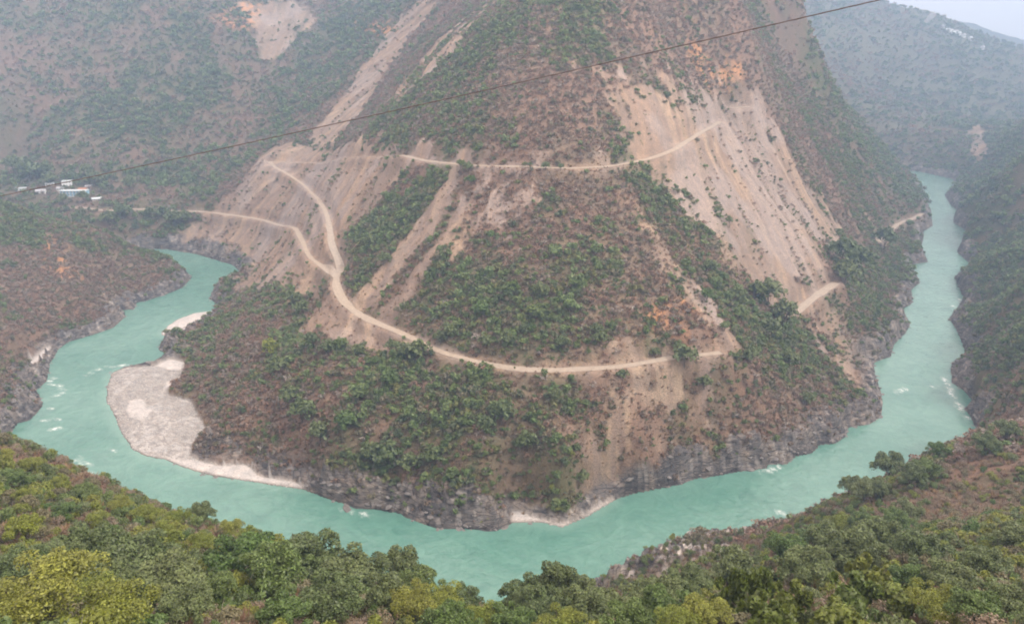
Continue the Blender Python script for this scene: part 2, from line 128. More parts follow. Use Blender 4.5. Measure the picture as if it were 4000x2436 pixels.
DRY = {
  'P1': [(105.2,184.2),(118.7,193.4),(133.4,203.4),(152.1,215.4),(208.9,276.5),(136.5,176.1),(95.1,119.6),(90.8,123.2),(86.4,127.3),(88.5,148.2)],
  'P2': [(-35.2,64.8),(-31.9,66.4),(-28.4,67.9),(-25.4,63.6),(-28.7,61.8),(-31.9,60.1)],
  'P3': [(72.3,239.8),(94.5,245.9),(69.2,153.4),(61.2,154.0),(67.7,208.1)],
  'P4': [(0.0,449.6),(21.5,443.0),(43.3,447.8),(55.7,422.5),(40.2,401.9),(6.7,403.7)],
  'P5': [(25.7,378.3),(59.6,391.9),(67.7,375.1),(75.0,357.8),(77.3,333.3),(52.7,328.3),(43.2,355.2)],
  'P6': [(-354.7,507.9),(-339.2,542.7),(-312.9,541.4),(-287.4,542.1),(-265.7,533.7),(-273.6,492.7),(-281.7,458.8),(-291.3,434.1),(-295.2,405.1),(-323.9,454.2)],
  'P7': [(64.5,516.4),(98.0,567.2),(130.2,589.8),(160.8,598.6),(237.9,710.3),(164.7,567.5),(133.6,553.0),(95.6,495.2),(60.6,474.5)],
  'P8': [(-252.1,334.4),(-229.2,319.3),(-190.2,294.2),(-88.7,143.2),(-90.4,136.4),(-98.0,133.7),(-103.2,134.7)],
}
FOAM = [[(-242.2,394.9),(-238.3,404.6),(-226.7,408.2)],[(-259.2,385.3),(-257.2,389.4)],[(-255.2,381.9),(-247.3,379.3),(-246.6,375.4)],[(-245.2,364.5),(-242.9,373.8)],[(-235.4,339.4),(-228.6,341.0)],[(-225.1,329.4),(-222.5,332.5)],[(-201.2,300.7),(-197.2,302.9),(-190.2,297.4)],[(-193.6,294.2),(-186.9,291.0),(-179.2,283.8)],[(-90.0,144.6),(-167.0,276.9)],[(103.7,262.1),(107.3,260.3),(110.9,260.3)],[(99.2,252.6),(103.8,254.3)],[(243.4,390.4),(239.9,378.7),(234.8,362.9),(231.5,349.7)],[(228.2,342.7),(232.0,341.4)],[(208.3,372.9),(215.4,376.1)],[(227.1,377.0),(233.9,379.3)],[(-68.1,262.9),(-63.1,261.2),(-57.5,258.5)],[(110.0,292.5),(114.6,292.9),(119.9,295.0)],[(-240.6,354.0),(-237.6,351.1)],[(-187.8,312.1),(-185.4,310.9)],[(314.5,509.7),(329.1,529.5)]]
TREES = [
  (-69.4,91.1,4.9,2.9,'bright','near'),
  (-49.5,73.5,7.5,4.4,'dark','near'),
  (-44.0,73.6,8.1,4.8,'dark','near'),
  (-36.7,65.9,6.8,4.1,'dark','near'),
  (-40.6,62.6,6.1,3.6,'dark','near'),
  (-30.9,58.0,4.9,2.9,'dark','near'),
  (-51.2,66.0,5.4,3.2,'dark','near'),
  (-50.9,71.0,5.3,3.2,'dark','near'),
  (-36.5,48.9,8.2,4.9,'olive','near'),
  (-32.0,48.7,6.6,3.9,'olive','near'),
  (-37.9,46.6,5.6,3.3,'olive','near'),
  (-40.6,59.6,5.0,3.0,'olive','near'),
  (-34.4,80.6,8.3,4.9,'mid','near'),
  (-28.2,74.2,8.2,4.8,'mid','near'),
  (-28.8,88.5,9.2,5.4,'dark','near'),
  (-23.8,87.0,8.4,5.0,'dark','near'),
  (-21.7,96.7,8.1,4.7,'dark','near'),
  (-17.9,99.9,10.8,4.5,'dark','near'),
  (-15.2,73.2,6.2,3.6,'dark','near'),
  (-19.9,67.8,6.7,3.9,'dark','near'),
  (-23.2,62.6,4.9,2.9,'mid','near'),
  (-14.0,94.5,7.8,3.9,'mid','near'),
  (-32.9,69.4,4.4,2.6,'mid','near'),
  (-11.2,71.1,6.0,3.5,'olive','near'),
  (-7.8,72.4,6.1,3.6,'olive','near'),
  (-7.0,89.1,5.5,3.1,'dark','near'),
  (-6.2,61.6,5.3,3.1,'mid','near'),
  (-2.8,66.3,5.2,3.1,'olive','near'),
  (1.8,89.1,7.4,3.7,'dark','near'),
  (6.4,91.8,9.8,4.3,'dark','near'),
  (9.4,91.8,7.9,3.6,'dark','near'),
  (3.8,76.6,6.5,3.8,'dark','near'),
  (0.0,65.6,5.6,3.3,'mid','near'),
  (9.1,72.7,6.1,3.6,'dark','near'),
  (5.4,63.8,5.5,3.2,'olive','near'),
  (13.4,75.4,5.8,3.4,'dark','near'),
  (19.5,83.2,6.4,3.8,'dark','near'),
  (24.9,87.7,6.1,3.6,'dark','near'),
  (16.0,63.0,5.8,3.4,'mid','near'),
  (11.3,59.5,5.1,3.0,'mid','near'),
  (24.0,62.1,10.3,2.5,'bigleaf','near'),
  (22.8,64.8,8.1,2.3,'bigleaf','near'),
  (25.5,56.7,7.7,2.6,'bigleaf','near'),
  (37.2,64.8,8.3,3.2,'bigleaf','near'),
  (31.2,56.7,6.9,3.3,'bigleaf','near'),
  (20.3,48.6,6.3,2.8,'bigleaf','near'),
  (24.1,45.9,6.0,2.9,'bigleaf','near'),
  (35.0,55.4,4.7,2.8,'bigleaf','near'),
  (18.1,57.7,5.7,3.4,'olive','near'),
  (15.5,56.8,4.9,2.9,'olive','near'),
  (37.8,54.2,4.6,2.7,'olive','near'),
  (36.5,47.9,4.1,2.4,'mid','near'),
  (41.5,51.2,4.0,2.3,'dark','near'),
  (33.6,97.2,8.0,4.3,'dark','near'),
  (40.5,86.5,7.2,4.2,'dark','near'),
  (51.4,94.4,7.8,4.6,'dark','near'),
  (53.3,106.0,7.9,4.7,'dark','near'),
  (59.8,102.8,7.7,4.5,'dark','near'),
  (56.8,88.1,6.6,3.9,'dark','near'),
  (46.5,106.6,7.3,4.3,'mid','near'),
  (49.4,70.4,5.4,3.2,'dark','near'),
  (55.7,74.2,5.1,3.0,'dark','near'),
  (70.4,90.7,5.5,3.3,'dark','near'),
  (47.1,73.9,5.1,3.0,'mid','near'),
  (106.8,207.2,8.7,3.8,'dark','near'),
  (102.7,190.1,8.1,4.8,'dark','near'),
  (106.1,188.4,6.8,4.1,'dark','near'),
  (123.9,216.7,11.0,6.3,'dark','near'),
  (114.4,188.9,8.7,5.1,'dark','near'),
  (119.8,190.9,7.5,4.4,'mid','near'),
  (83.5,140.5,7.5,4.5,'mid','near'),
  (83.5,150.7,7.6,4.5,'mid','near'),
  (79.5,154.3,7.3,4.3,'olive','near'),
  (71.6,149.6,7.6,4.5,'mid','near'),
  (66.6,149.7,6.6,3.9,'olive','near'),
  (133.9,210.2,6.1,3.6,'mid','near'),
  (139.4,197.1,7.6,4.5,'dark','near'),
  (147.7,201.2,7.7,4.6,'dark','near'),
  (99.8,162.6,7.0,4.2,'dark','near'),
  (74.2,131.0,6.6,3.9,'dark','near'),
  (98.7,206.4,3.1,1.8,'sparse','near'),
  (-85.0,148.3,2.9,1.3,'sparse','near'),
  (-93.5,123.0,4.4,2.6,'olive','near'),
  (-90.4,124.1,4.0,2.4,'olive','near'),
  (-81.7,118.1,4.2,2.5,'olive','near'),
  (-77.5,118.3,4.3,2.6,'mid','near'),
  (-69.2,115.2,4.3,2.5,'olive','near'),
  (-64.3,112.6,4.5,2.7,'olive','near'),
  (-58.1,112.2,4.5,2.7,'olive','near'),
  (-57.9,120.1,5.3,3.1,'dark','near'),
  (-48.9,110.9,4.5,2.7,'olive','near'),
  (-78.5,105.0,3.9,2.3,'olive','near'),
  (-71.7,103.4,3.7,2.3,'mid','near'),
  (-65.0,100.7,4.0,2.4,'olive','near'),
  (-53.6,98.3,4.3,2.6,'olive','near'),
  (-47.0,95.6,4.2,2.5,'olive','near'),
  (-38.9,83.6,3.8,2.2,'olive','near'),
  (-85.3,112.8,4.0,2.4,'mid','near'),
  (-123.9,360.3,9.9,5.2,'bright','mid'),
  (-102.9,382.3,5.6,3.0,'pine','mid'),
  (-111.6,332.0,9.2,4.8,'dark','mid'),
  (-125.1,411.1,10.2,5.4,'dark','mid'),
  (-116.9,397.0,8.4,4.4,'dark','mid'),
  (-41.4,313.6,11.0,5.8,'dark','mid'),
  (-47.5,315.8,8.9,4.7,'dark','mid'),
  (76.4,308.4,10.6,5.6,'dark','mid'),
  (85.7,307.2,6.8,3.6,'dark','mid'),
  (47.3,296.2,5.3,2.8,'dark','mid'),
  (18.1,284.3,6.1,3.2,'dark','mid'),
  (25.0,291.8,4.2,2.2,'mid','mid'),
  (19.4,345.4,8.1,4.3,'light','mid'),
  (40.1,347.3,7.0,3.7,'light','mid'),
  (121.9,416.6,8.6,4.5,'sparse','mid'),
  (88.2,406.4,6.1,3.2,'sparse','mid'),
  (135.8,380.2,15.0,7.9,'dark','mid'),
  (127.5,377.0,10.7,5.6,'dark','mid'),
  (143.3,374.8,15.0,7.9,'dark','mid'),
  (215.5,478.6,20.9,11.0,'dark','mid'),
  (242.1,509.4,20.6,10.9,'dark','mid'),
  (208.1,451.9,16.6,8.7,'dark','mid'),
  (300.4,594.3,19.8,10.4,'dark','mid'),
  (99.0,365.4,7.6,4.0,'dark','mid'),
  (111.5,359.5,7.6,4.0,'dark','mid'),
  (110.2,322.5,8.9,4.7,'dark','mid'),
  (138.4,348.8,7.8,4.1,'dark','mid'),
  (142.9,331.4,7.0,3.7,'dark','mid'),
  (130.9,357.6,10.4,5.5,'dark','mid'),
  (110.8,346.0,8.6,4.6,'mid','mid'),
  (92.6,341.8,6.6,3.5,'mid','mid'),
  (26.0,270.7,4.5,2.4,'dark','mid'),
  (25.1,273.4,4.0,2.1,'dark','mid'),
  (28.7,269.1,6.1,3.2,'dark','mid'),
  (6.3,271.8,9.6,5.0,'dark','mid'),
  (-4.2,277.9,11.1,5.9,'dark','mid'),
  (-10.4,273.9,8.0,4.2,'dark','mid'),
  (-31.3,269.9,9.2,4.8,'dark','mid'),
  (-50.9,274.4,11.4,6.0,'dark','mid'),
  (-42.0,270.3,9.3,4.9,'dark','mid'),
  (-58.5,276.0,9.4,5.0,'dark','mid'),
  (-18.4,263.0,5.0,2.6,'light','mid'),
  (-10.7,260.1,3.2,1.7,'dark','mid'),
  (-23.6,263.4,6.0,3.2,'mid','mid'),
  (-93.8,302.8,12.5,6.6,'dark','mid'),
  (-82.9,289.7,9.9,5.2,'dark','mid'),
  (-100.7,313.1,9.3,4.9,'dark','mid'),
  (-70.4,285.3,9.6,5.0,'mid','mid'),
  (-66.5,296.3,9.7,5.1,'light','mid'),
  (-53.6,300.9,8.6,4.5,'mid','mid'),
  (-391.9,775.8,15.5,8.2,'dark','mid'),
  (-432.7,784.5,17.4,9.2,'dark','mid'),
  (-531.4,812.2,22.0,11.6,'dark','mid'),
  (-506.3,798.1,21.4,11.3,'dark','mid'),
  (-489.3,797.2,18.2,9.6,'dark','mid'),
  (-477.2,783.5,14.9,7.8,'dark','mid'),
  (-447.5,800.3,14.9,7.8,'dark','mid'),
  (-414.7,770.5,9.7,5.1,'sparse','mid'),
  (-448.5,751.3,11.4,6.0,'dark','mid'),
  (-426.4,748.5,12.3,6.5,'dark','mid'),
  (-340.4,701.5,10.7,5.6,'dark','mid'),
  (-323.0,692.2,12.5,6.6,'dark','mid'),
  (-365.7,701.2,15.5,8.2,'dark','mid'),
  (-310.4,683.0,14.8,7.8,'dark','mid'),
  (-301.1,683.2,14.7,7.7,'dark','mid'),
  (-372.9,689.8,15.4,8.1,'dark','mid'),
  (63.9,312.2,5.0,2.6,'dark','mid'),
  (75.1,317.9,5.1,2.7,'dark','mid'),
  (38.2,307.6,7.5,4.0,'dark','mid'),
  (37.3,311.6,6.5,3.4,'dark','mid'),
  (22.3,305.9,6.4,3.4,'dark','mid'),
  (-11.3,310.3,6.5,3.4,'dark','mid'),
  (-2.2,307.0,7.5,3.9,'dark','mid'),
  (-28.1,322.2,7.8,4.1,'dark','mid'),
  (-32.8,322.4,6.7,3.5,'dark','mid'),
  (10.3,316.7,8.7,4.6,'mid','mid'),
  (26.4,319.9,8.8,4.6,'light','mid'),
  (29.3,330.2,9.0,4.7,'light','mid'),
  (0.0,330.8,7.9,4.1,'mid','mid'),
  (-14.1,325.1,7.8,4.1,'mid','mid'),
  (12.8,326.9,7.8,4.1,'dark','mid'),
  (-63.8,424.6,8.4,4.4,'dark','mid'),
  (-60.6,410.0,8.2,4.3,'mid','mid'),
  (-78.4,409.2,8.3,4.4,'dark','mid'),
  (-68.1,388.6,7.9,4.2,'dark','mid'),
  (-23.1,403.4,5.9,3.1,'dark','mid'),
  (9.2,391.5,3.1,1.6,'dark','mid'),
  (6.6,392.3,3.1,1.6,'dark','mid'),
  (17.0,386.9,5.0,2.7,'dark','mid'),
  (24.8,386.5,3.8,2.0,'dark','mid'),
  (-21.5,396.6,5.8,3.1,'mid','mid'),
  (-27.5,408.4,6.0,3.2,'mid','mid'),
  (1.1,297.1,1.5,0.8,'pine','mid'),
  (103.9,329.6,7.1,3.7,'bare','mid'),
  (98.4,327.9,4.7,2.5,'mid','mid'),
  (258.2,548.4,8.0,4.2,'mid','mid'),
  (-55.6,323.9,6.8,3.6,'dark','mid'),
  (-82.0,336.0,7.2,3.8,'mid','mid'),
  (-88.0,334.8,8.4,4.4,'dark','mid'),
  (-97.7,343.2,8.6,4.5,'dark','mid'),
  (-71.6,326.4,7.0,3.7,'dark','mid'),
]
HOUSES = [(-445.8, 766.9, 28.0, 26.7, 'long'), (-480.3, 768.4, 29.6, 8.7, ''), (-477.7, 782.2, 34.9, 8.1, ''), (-464.5, 776.7, 32.5, 6.8, ''), (-461.5, 785.0, 36.0, 9.3, ''), (-440.6, 773.8, 30.6, 7.9, ''), (-504.8, 775.2, 32.0, 9.5, ''), (-414.7, 751.0, 25.5, 8.2, ''), (-437.1, 779.4, 33.0, 5.5, '')]
FAR_HOUSES = [(935.2, 1754.0, 197.0, 5.4), (937.9, 1742.9, 191.7, 17.4), (947.6, 1744.0, 190.7, 12.0), (948.8, 1732.3, 185.4, 9.3), (958.7, 1740.9, 187.5, 8.0), (961.2, 1734.4, 184.4, 9.4), (969.2, 1727.7, 180.3, 6.7), (979.7, 1719.2, 175.1, 6.7), (984.6, 1676.1, 157.1, 5.2)]
HAZE = 0.00043
# ---------------------------------------------------------------- terrain functions (numpy only)
def vnoise(x, y, seed=0):
    xi = np.floor(x).astype(np.int64); yi = np.floor(y).astype(np.int64)
    fx = x - xi; fy = y - yi
    fx = fx*fx*fx*(fx*(fx*6-15)+10); fy = fy*fy*fy*(fy*(fy*6-15)+10)
    def h(a, b):
        n = (a*374761393 + b*668265263 + seed*1442695041) & 0x7fffffff
        n = ((n ^ (n >> 13))*1274126177) & 0x7fffffff
        n = ((n ^ (n >> 15))*2246822519) & 0x7fffffff
        return ((n ^ (n >> 16)) & 0xffff)/65535.0
    a = h(xi, yi); b = h(xi+1, yi); c = h(xi, yi+1); d = h(xi+1, yi+1)
    return (a*(1-fx)+b*fx)*(1-fy)+(c*(1-fx)+d*fx)*fy

def fbm(x, y, seed=0, oct=4, gain=0.5):
    s = 0*x; amp = 1.0; tot = 0.0
    for o in range(oct):
        s = s + amp*vnoise(x*2**o+o*17.3, y*2**o-o*9.1, seed+o*7); tot += amp; amp *= gain
    return s/tot

def ridged(x, y, seed=0, oct=4, gain=0.5):
    s = 0*x; amp = 1.0; tot = 0.0
    for o in range(oct):
        s = s + amp*(1-np.abs(2*vnoise(x*2**o+o*11.7, y*2**o+o*5.3, seed+o*7)-1)); tot += amp; amp *= gain
    return s/tot

def smooth(a, b, x):
    t = np.clip((x-a)/(b-a), 0, 1)
    return t*t*(3-2*t)

def seg_dist(x, y, pts, closed=False):
    """distance to a polyline and the parameter (index + fraction) of the closest spot"""
    P = np.asarray(pts, float); n = len(P)
    best = np.full(x.shape, 1e9); par = np.zeros(x.shape)
    for i in range(n if closed else n-1):
        ax, ay = P[i][:2]; bx, by = P[(i+1) % n][:2]
        dx, dy = bx-ax, by-ay; L = dx*dx+dy*dy+1e-9
        t = np.clip(((x-ax)*dx+(y-ay)*dy)/L, 0, 1)
        d = (x-ax-t*dx)**2+(y-ay-t*dy)**2
        m = d < best
        best = np.where(m, d, best); par = np.where(m, i+t, par)
    return np.sqrt(best), par

def inside(x, y, pts):
    P = np.asarray(pts, float); n = len(P); r = np.zeros(x.shape, bool)
    j = n-1
    for i in range(n):
        xi, yi = P[i][:2]; xj, yj = P[j][:2]
        if yi != yj:
            r ^= ((yi > y) != (yj > y)) & (x < (xj-xi)*(y-yi)/(yj-yi)+xi)
        j = i
    return r

def signed(x, y, pts):
    """signed distance to a polygon, negative inside; exact only near it"""
    P = np.asarray(pts, float)
    out = np.full(x.shape, 60.0)
    m = (x > P[:,0].min()-60) & (x < P[:,0].max()+60) & (y > P[:,1].min()-60) & (y < P[:,1].max()+60)
    if m.any():
        d, _ = seg_dist(x[m], y[m], P, True)
        out[m] = np.where(inside(x[m], y[m], P), -d, np.minimum(d, 60))
    return out

RBF_C = 6.0
def rbf_fit(C):
    C = np.asarray(C, float); n = len(C)
    S = 200.0
    A = np.zeros((n+3, n+3))
    D = np.hypot(C[:,0][:,None]-C[:,0], C[:,1][:,None]-C[:,1])
    A[:n,:n] = -np.sqrt(D*D+RBF_C**2) 
    A[:n,:n] += np.eye(n)*1.5
    A[:n,n] = 1; A[:n,n+1] = C[:,0]/S; A[:n,n+2] = C[:,1]/S
    A[n:,:n] = A[:n,n:].T
    b = np.concatenate([C[:,2], [0,0,0]])
    return np.linalg.solve(A, b)

def base_height(x, y):
    sh = x.shape; x = x.ravel(); y = y.ravel()
    z = W_RBF[-3]+W_RBF[-2]*x/200.0+W_RBF[-1]*y/200.0
    for (cx, cy, cz), w in zip(CONTROL, W_RBF[:-3]):
        z = z - w*np.sqrt((x-cx)**2+(y-cy)**2+RBF_C**2)
    return z.reshape(sh)

def ground_base(x, y, sd=None):
    """the large shape of the land: smooth hills, river bed, bars"""
    z = base_height(x, y)
    if sd is None: sd = signed(x, y, RIVER)
    bank = np.minimum(np.maximum(sd, 0)*0.45, 2.2)
    land = np.maximum(z, bank)
    return np.where(sd < 0, -np.minimum(-sd*0.35, 3.5)-0.05, land)
CONTROL = np.array(CONTROL); W_RBF = rbf_fit(CONTROL)

# ---------------------------------------------------------------- polar grid over the valley
AZ = np.radians(np.linspace(-50, 50, 720))
rr = [4.0]
while rr[-1] < 4300:
    r = rr[-1]
    rr.append(r + (0.1+0.012*r if r < 190 else 1.3 if r < 720 else 2.9 if r < 1250 else 0.03*r))
RR = np.array(rr)
GX = RR[:, None]*np.sin(AZ)[None, :]; GY = RR[:, None]*np.cos(AZ)[None, :] - 3.0
NR, NC = GX.shape

def poly_mask(x, y, polys, feather, wob=2.0, seed=3):
    n1 = (fbm(x/7.0, y/7.0, seed, 3)-.5)*2*wob
    out = np.zeros(x.shape)
    for P in polys.values():
        out = np.maximum(out, smooth(feather, -feather, signed(x, y, P)+n1))
    return out

PEAK = (60.0, 800.0)
def across_along(x, y):
    """coordinates across and along the fall line of the slope one stands on"""
    th = np.arctan2(x-PEAK[0], -(y-PEAK[1])); rad = np.hypot(x-PEAK[0], y-PEAK[1])
    pen = smooth(-330, -250, x)*smooth(0, 30, SD)*smooth(1150, 1000, y)
    rb = smooth(0.27, 0.33, np.arctan2(x, y))*smooth(0.0, 40, x-0.55*y-20)
    th = th+(fbm(x/50, y/50, 23, 3)-.5)*.10
    a = np.where(pen > .5, th*330, np.where(x > .5*y+20, y*.9-x*.3, x))
    b = np.where(pen > .5, rad, np.where(x > .5*y+20, x, y))
    return a, b

SD = signed(GX, GY, RIVER)
far_sd = base_height(GX, GY)
SD = np.where(SD >= 59.9, 60+np.maximum(far_sd, 0)*.5, SD)
BASE = ground_base(GX, GY, SD)
ACR, ALO = across_along(GX, GY)
inland = smooth(2, 45, SD)
SCAR_ST = {'E': .95, 'F': .74, 'F2': .55, 'D': .72, 'J': .8, 'L': .62, 'M': .7, 'C3': .95, 'C4': .95, 'C5': .95, 'C6': .92, 'C7': .9, 'B2': .78, 'C1': .95, 'C2': .92, 'G': 1.0}
scar = np.zeros(GX.shape)
for nm_, P_ in SCARS.items(): scar = np.maximum(scar, SCAR_ST.get(nm_, 1.0)*poly_mask(GX, GY, {nm_: P_}, 9.0 if nm_ in 'EFJA' else 3.0, 20.0 if nm_ in 'EJF' else 8.0, 3))
orange = poly_mask(GX, GY, ORANGE, 6.0, 6.0, 5)
rock_p = poly_mask(GX, GY, ROCKS, 3.0, 5.0, 9)
bar = poly_mask(GX, GY, BARS, 0.5, 0.6, 11)
sandm = poly_mask(GX, GY, SAND, 1.2, 2.0, 13)
green_p = poly_mask(GX, GY, GREEN, 14.0, 26.0, 15)
dry_p = poly_mask(GX, GY, DRY, 12.0, 22.0, 17)
bar_sd = np.full(GX.shape, 60.0)
for P in BARS.values(): bar_sd = np.minimum(bar_sd, signed(GX, GY, P))
edge_n = fbm(GX/9, GY/9, 21, 3)
rock = np.maximum(rock_p*smooth(13, 6, BASE+(edge_n-.5)*14), smooth(15, 5, SD+(edge_n-.5)*14)*smooth(13, 7, BASE+(edge_n-.5)*8)*(GY > 200))*(1-bar)*(SD > -2)

# heights: broad relief, gullies down the fall line, crags, bars, road benches
Zg = BASE.copy()
land = (SD > 0)
gul = ridged(ACR/46.0, ALO/260.0, 31, 3)
gul2 = ridged(ACR/13.0, ALO/110.0, 37, 3)
Zg += np.where(land, inland*((fbm(GX/75, GY/75, 41, 3)-.5)*9 + (gul-.6)*5.0*smooth(120, 300, np.hypot(GX, GY)) + (gul2-.6)*(1.7+1.0*scar)*(1-.8*rock)), 0)
Zg += np.where(land, inland*((fbm(GX/14, GY/14, 43, 3)-.5)*1.8 + (fbm(GX/3.2, GY/3.2, 47, 2)-.5)*.7), 0)
fm_ = poly_mask(GX, GY, {k_: SCARS[k_] for k_ in ('F', 'F2', 'M', 'C3', 'C5', 'C6', 'C7')}, 6.0, 6.0, 19)
rill = ridged(ACR/7.5, ALO/95.0, 39, 4)
Zg += np.where(land, inland*((rill-.62)*(7.0*fm_+2.4*scar*(1-fm_))), 0)
strata = ridged((GX*.5+GY*.86)/9.0+fbm(GX/30, GY/30, 51, 2)*2, (GX*.86-GY*.5)/26.0, 53, 4)
crag = np.abs(fbm(GX/5.0, GY/5.0, 57, 4, .6)-.5)*2
lay = (Zg+.42*GX-.25*GY+(fbm(GX/22, GY/22, 59, 3)-.5)*9)/3.4                # tilted beds weathered into ledges
fl = np.floor(lay); fr = lay-fl
ledge = (smooth(.0, .28, fr)-fr)*3.0
Zg += np.where(land & (bar < .5), rock*smooth(0.0, 6, SD)*((strata-.55)*5.0 + (.5-crag)*4.6 + ledge*1.3 + (fbm(GX/2.4, GY/2.4, 63, 2)-.5)*2.2 + 1.0), 0)
Zg = np.where(land, np.maximum(Zg, np.minimum(SD*.5, .8)), Zg)
bz = np.clip(-bar_sd, 0, 30)
near_bar = (bar_sd > 0) & (bar_sd < 40) & land
Zg = np.where(near_bar, np.minimum(Zg, 1.4+.85*bar_sd+4*np.maximum(bar_sd-6, 0)+(crag-.4)*2*smooth(0, 5, bar_sd)), Zg)
Zg = np.where(bar > .5, np.minimum(np.maximum(0.15+bz*.11, 0.1), 2.6)+(fbm(GX/6, GY/6, 61, 3)-.5)*.5*smooth(0, 3, bz), Zg)

def grid_sample(F, x, y):
    """bilinear value of a grid field at world points"""
    x = np.asarray(x, float); y = np.asarray(y, float)+3.0
    r = np.hypot(x, y); a = np.arctan2(x, y)
    i = np.clip(np.searchsorted(RR, r)-1, 0, NR-2); fi = np.clip((r-RR[i])/(RR[i+1]-RR[i]), 0, 1)
    ja = np.clip((a-AZ[0])/(AZ[1]-AZ[0]), 0, NC-1.001); j = ja.astype(int); fj = ja-j
    return (F[i, j]*(1-fi)*(1-fj)+F[i+1, j]*fi*(1-fj)+F[i, j+1]*(1-fi)*fj+F[i+1, j+1]*fi*fj)

# road benches cut into the slope
def resample(P, step):
    P = np.array(P, float)
    for _ in range(2):                                       # round the corners
        Q = [P[0]]
        for a, b in zip(P[:-1], P[1:]): Q += [a*.75+b*.25, a*.25+b*.75]
        Q.append(P[-1]); P = np.array(Q)
    s = np.concatenate([[0], np.cumsum(np.hypot(*np.diff(P, axis=0).T))])
    t = np.linspace(0, s[-1], max(3, int(s[-1]/step)))
    return np.stack([np.interp(t, s, P[:, 0]), np.interp(t, s, P[:, 1])], 1)
ROAD_W = {'lower': 1.8, 'main': 2.4, 'upper': 1.8, 'riverside': 2.4, 'riverside2': 2.0, 'bench': 0.7, 'track': 1.3}
ROAD_PATH = {}
road_d = np.full(GX.shape, 99.0)
for nm, P in ROADS.items():
    Q = resample(P, 3.0)
    zq = grid_sample(Zg, Q[:, 0], Q[:, 1])
    k = 13; zs = np.convolve(np.pad(zq, k, mode='edge'), np.ones(2*k+1)/(2*k+1), 'valid')
    ROAD_PATH[nm] = np.column_stack([Q, zs])
    m = (GX > Q[:, 0].min()-25) & (GX < Q[:, 0].max()+25) & (GY > Q[:, 1].min()-25) & (GY < Q[:, 1].max()+25)
    d, par = seg_dist(GX[m], GY[m], Q)
    zr = np.interp(par, np.arange(len(Q)), zs)
    w = ROAD_W[nm]
    if nm == 'main': w = np.interp(par/len(Q), [0, .40, .50, 1], [1.15, 1.3, 2.3, 2.1])
    f = smooth(w+5.5, w+.8, d)
    Zm = Zg[m]; Zg[m] = Zm*(1-f)+zr*f
    road_d[m] = np.minimum(road_d[m], d-w)

# slope steepness, for where soil cannot hold
gr = np.gradient(Zg, axis=0)/np.gradient(RR)[:, None]
ga = np.gradient(Zg, axis=1)/(RR[:, None]*(AZ[1]-AZ[0]))
STEEP = np.hypot(gr, ga)

# ---------------------------------------------------------------- how green each place is
big = fbm(GX/60, GY/60, 71, 3); med = fbm(GX/19, GY/19, 73, 3); sml = fbm(GX/6, GY/6, 75, 2)
DIST = np.hypot(GX, GY)
near = smooth(270, 190, DIST)*(SD > 0)
greenness = .31 + .8*(big-.5) + 1.0*(med-.5) + .5*(sml-.5) + .36*green_p - .42*dry_p + near*.46
rightbank = smooth(0.46, 0.52, np.arctan2(GX, GY+1e-6))*smooth(250, 300, DIST)*((GX-.46*GY) > 40)
greenness = np.clip(greenness+.30*rightbank+.12*smooth(850, 1000, DIST), 0, 1)
g_cut = fbm(GX/6, GY/6, 181, 3)
streak = smooth(.50, .66, fbm(ACR/9.0, ALO/70.0, 77, 3))
patch = .35*fbm(ACR/9.0, ALO/38.0, 177, 4)+.65*fbm(GX/15, GY/15, 179, 5, .6)
scar_eff = smooth(.32, .72, scar*1.02-(patch-.43)*2.3*smooth(1.15, .55, scar)*1.2)
scar_eff = np.clip(scar_eff*(1-.35*streak), 0, 1)*(scar > .02)
cut = smooth(4.5, .3, road_d+(g_cut-.5)*5)*.75*(SD > 0)
bare = np.maximum(scar_eff, cut)

# ---------------------------------------------------------------- ground colour (albedo)
def C3(*c): return np.array(c, float)
def mixc(A, B, f): return A*(1-f[..., None])+B*f[..., None]
g1 = fbm(GX/4.5, GY/4.5, 81, 3); g2 = fbm(GX/28, GY/28, 83, 3); st = fbm(ACR/3.2, ALO/42.0, 85, 3); st2 = fbm(ACR/11.0, ALO/120.0, 87, 3)
colr = mixc(np.broadcast_to(C3(.188, .128, .094), GX.shape+(3,)), C3(.162, .124, .090), smooth(.35, .65, g2))
colr = mixc(colr, C3(.205, .130, .088), smooth(.55, .75, med)*.5)
colr = mixc(colr, C3(.105, .110, .056), np.clip(greenness*1.3-.25, 0, 1))
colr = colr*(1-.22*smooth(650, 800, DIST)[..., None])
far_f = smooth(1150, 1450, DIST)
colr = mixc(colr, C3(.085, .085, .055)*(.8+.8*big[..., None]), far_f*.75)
sc = mixc(np.broadcast_to(C3(.246, .180, .136), GX.shape+(3,)), C3(.222, .174, .143), smooth(.35, .65, st2))
sc = mixc(sc, C3(.310, .222, .152), smooth(.52, .72, st)*.65)
sc = mixc(sc, C3(.23, .165, .125), smooth(.50, .30, st)*.45)
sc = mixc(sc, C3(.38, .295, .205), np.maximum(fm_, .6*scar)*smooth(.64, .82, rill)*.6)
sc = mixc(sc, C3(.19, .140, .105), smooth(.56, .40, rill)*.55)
sc = mixc(sc, C3(.285, .245, .225), smooth(.52, .68, fbm(GX/34, GY/34, 187, 3))*.6)
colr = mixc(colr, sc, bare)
colr = mixc(colr, C3(.46, .235, .105), orange*smooth(.30, .6, g1)*.85)
rk = mixc(np.broadcast_to(C3(.125, .117, .114), GX.shape+(3,)), C3(.200, .176, .156), smooth(.42, .66, g1))
rk = mixc(rk, C3(.085, .083, .085), smooth(.52, .38, strata)*.75)
rk = mixc(rk, C3(.36, .34, .32), smooth(.66, .74, fbm(GX/2.6, GY/2.6, 89, 2))*.6)
rk = mixc(rk, C3(.22, .15, .10), smooth(5, 16, SD)*smooth(.45, .6, g2)*.6)
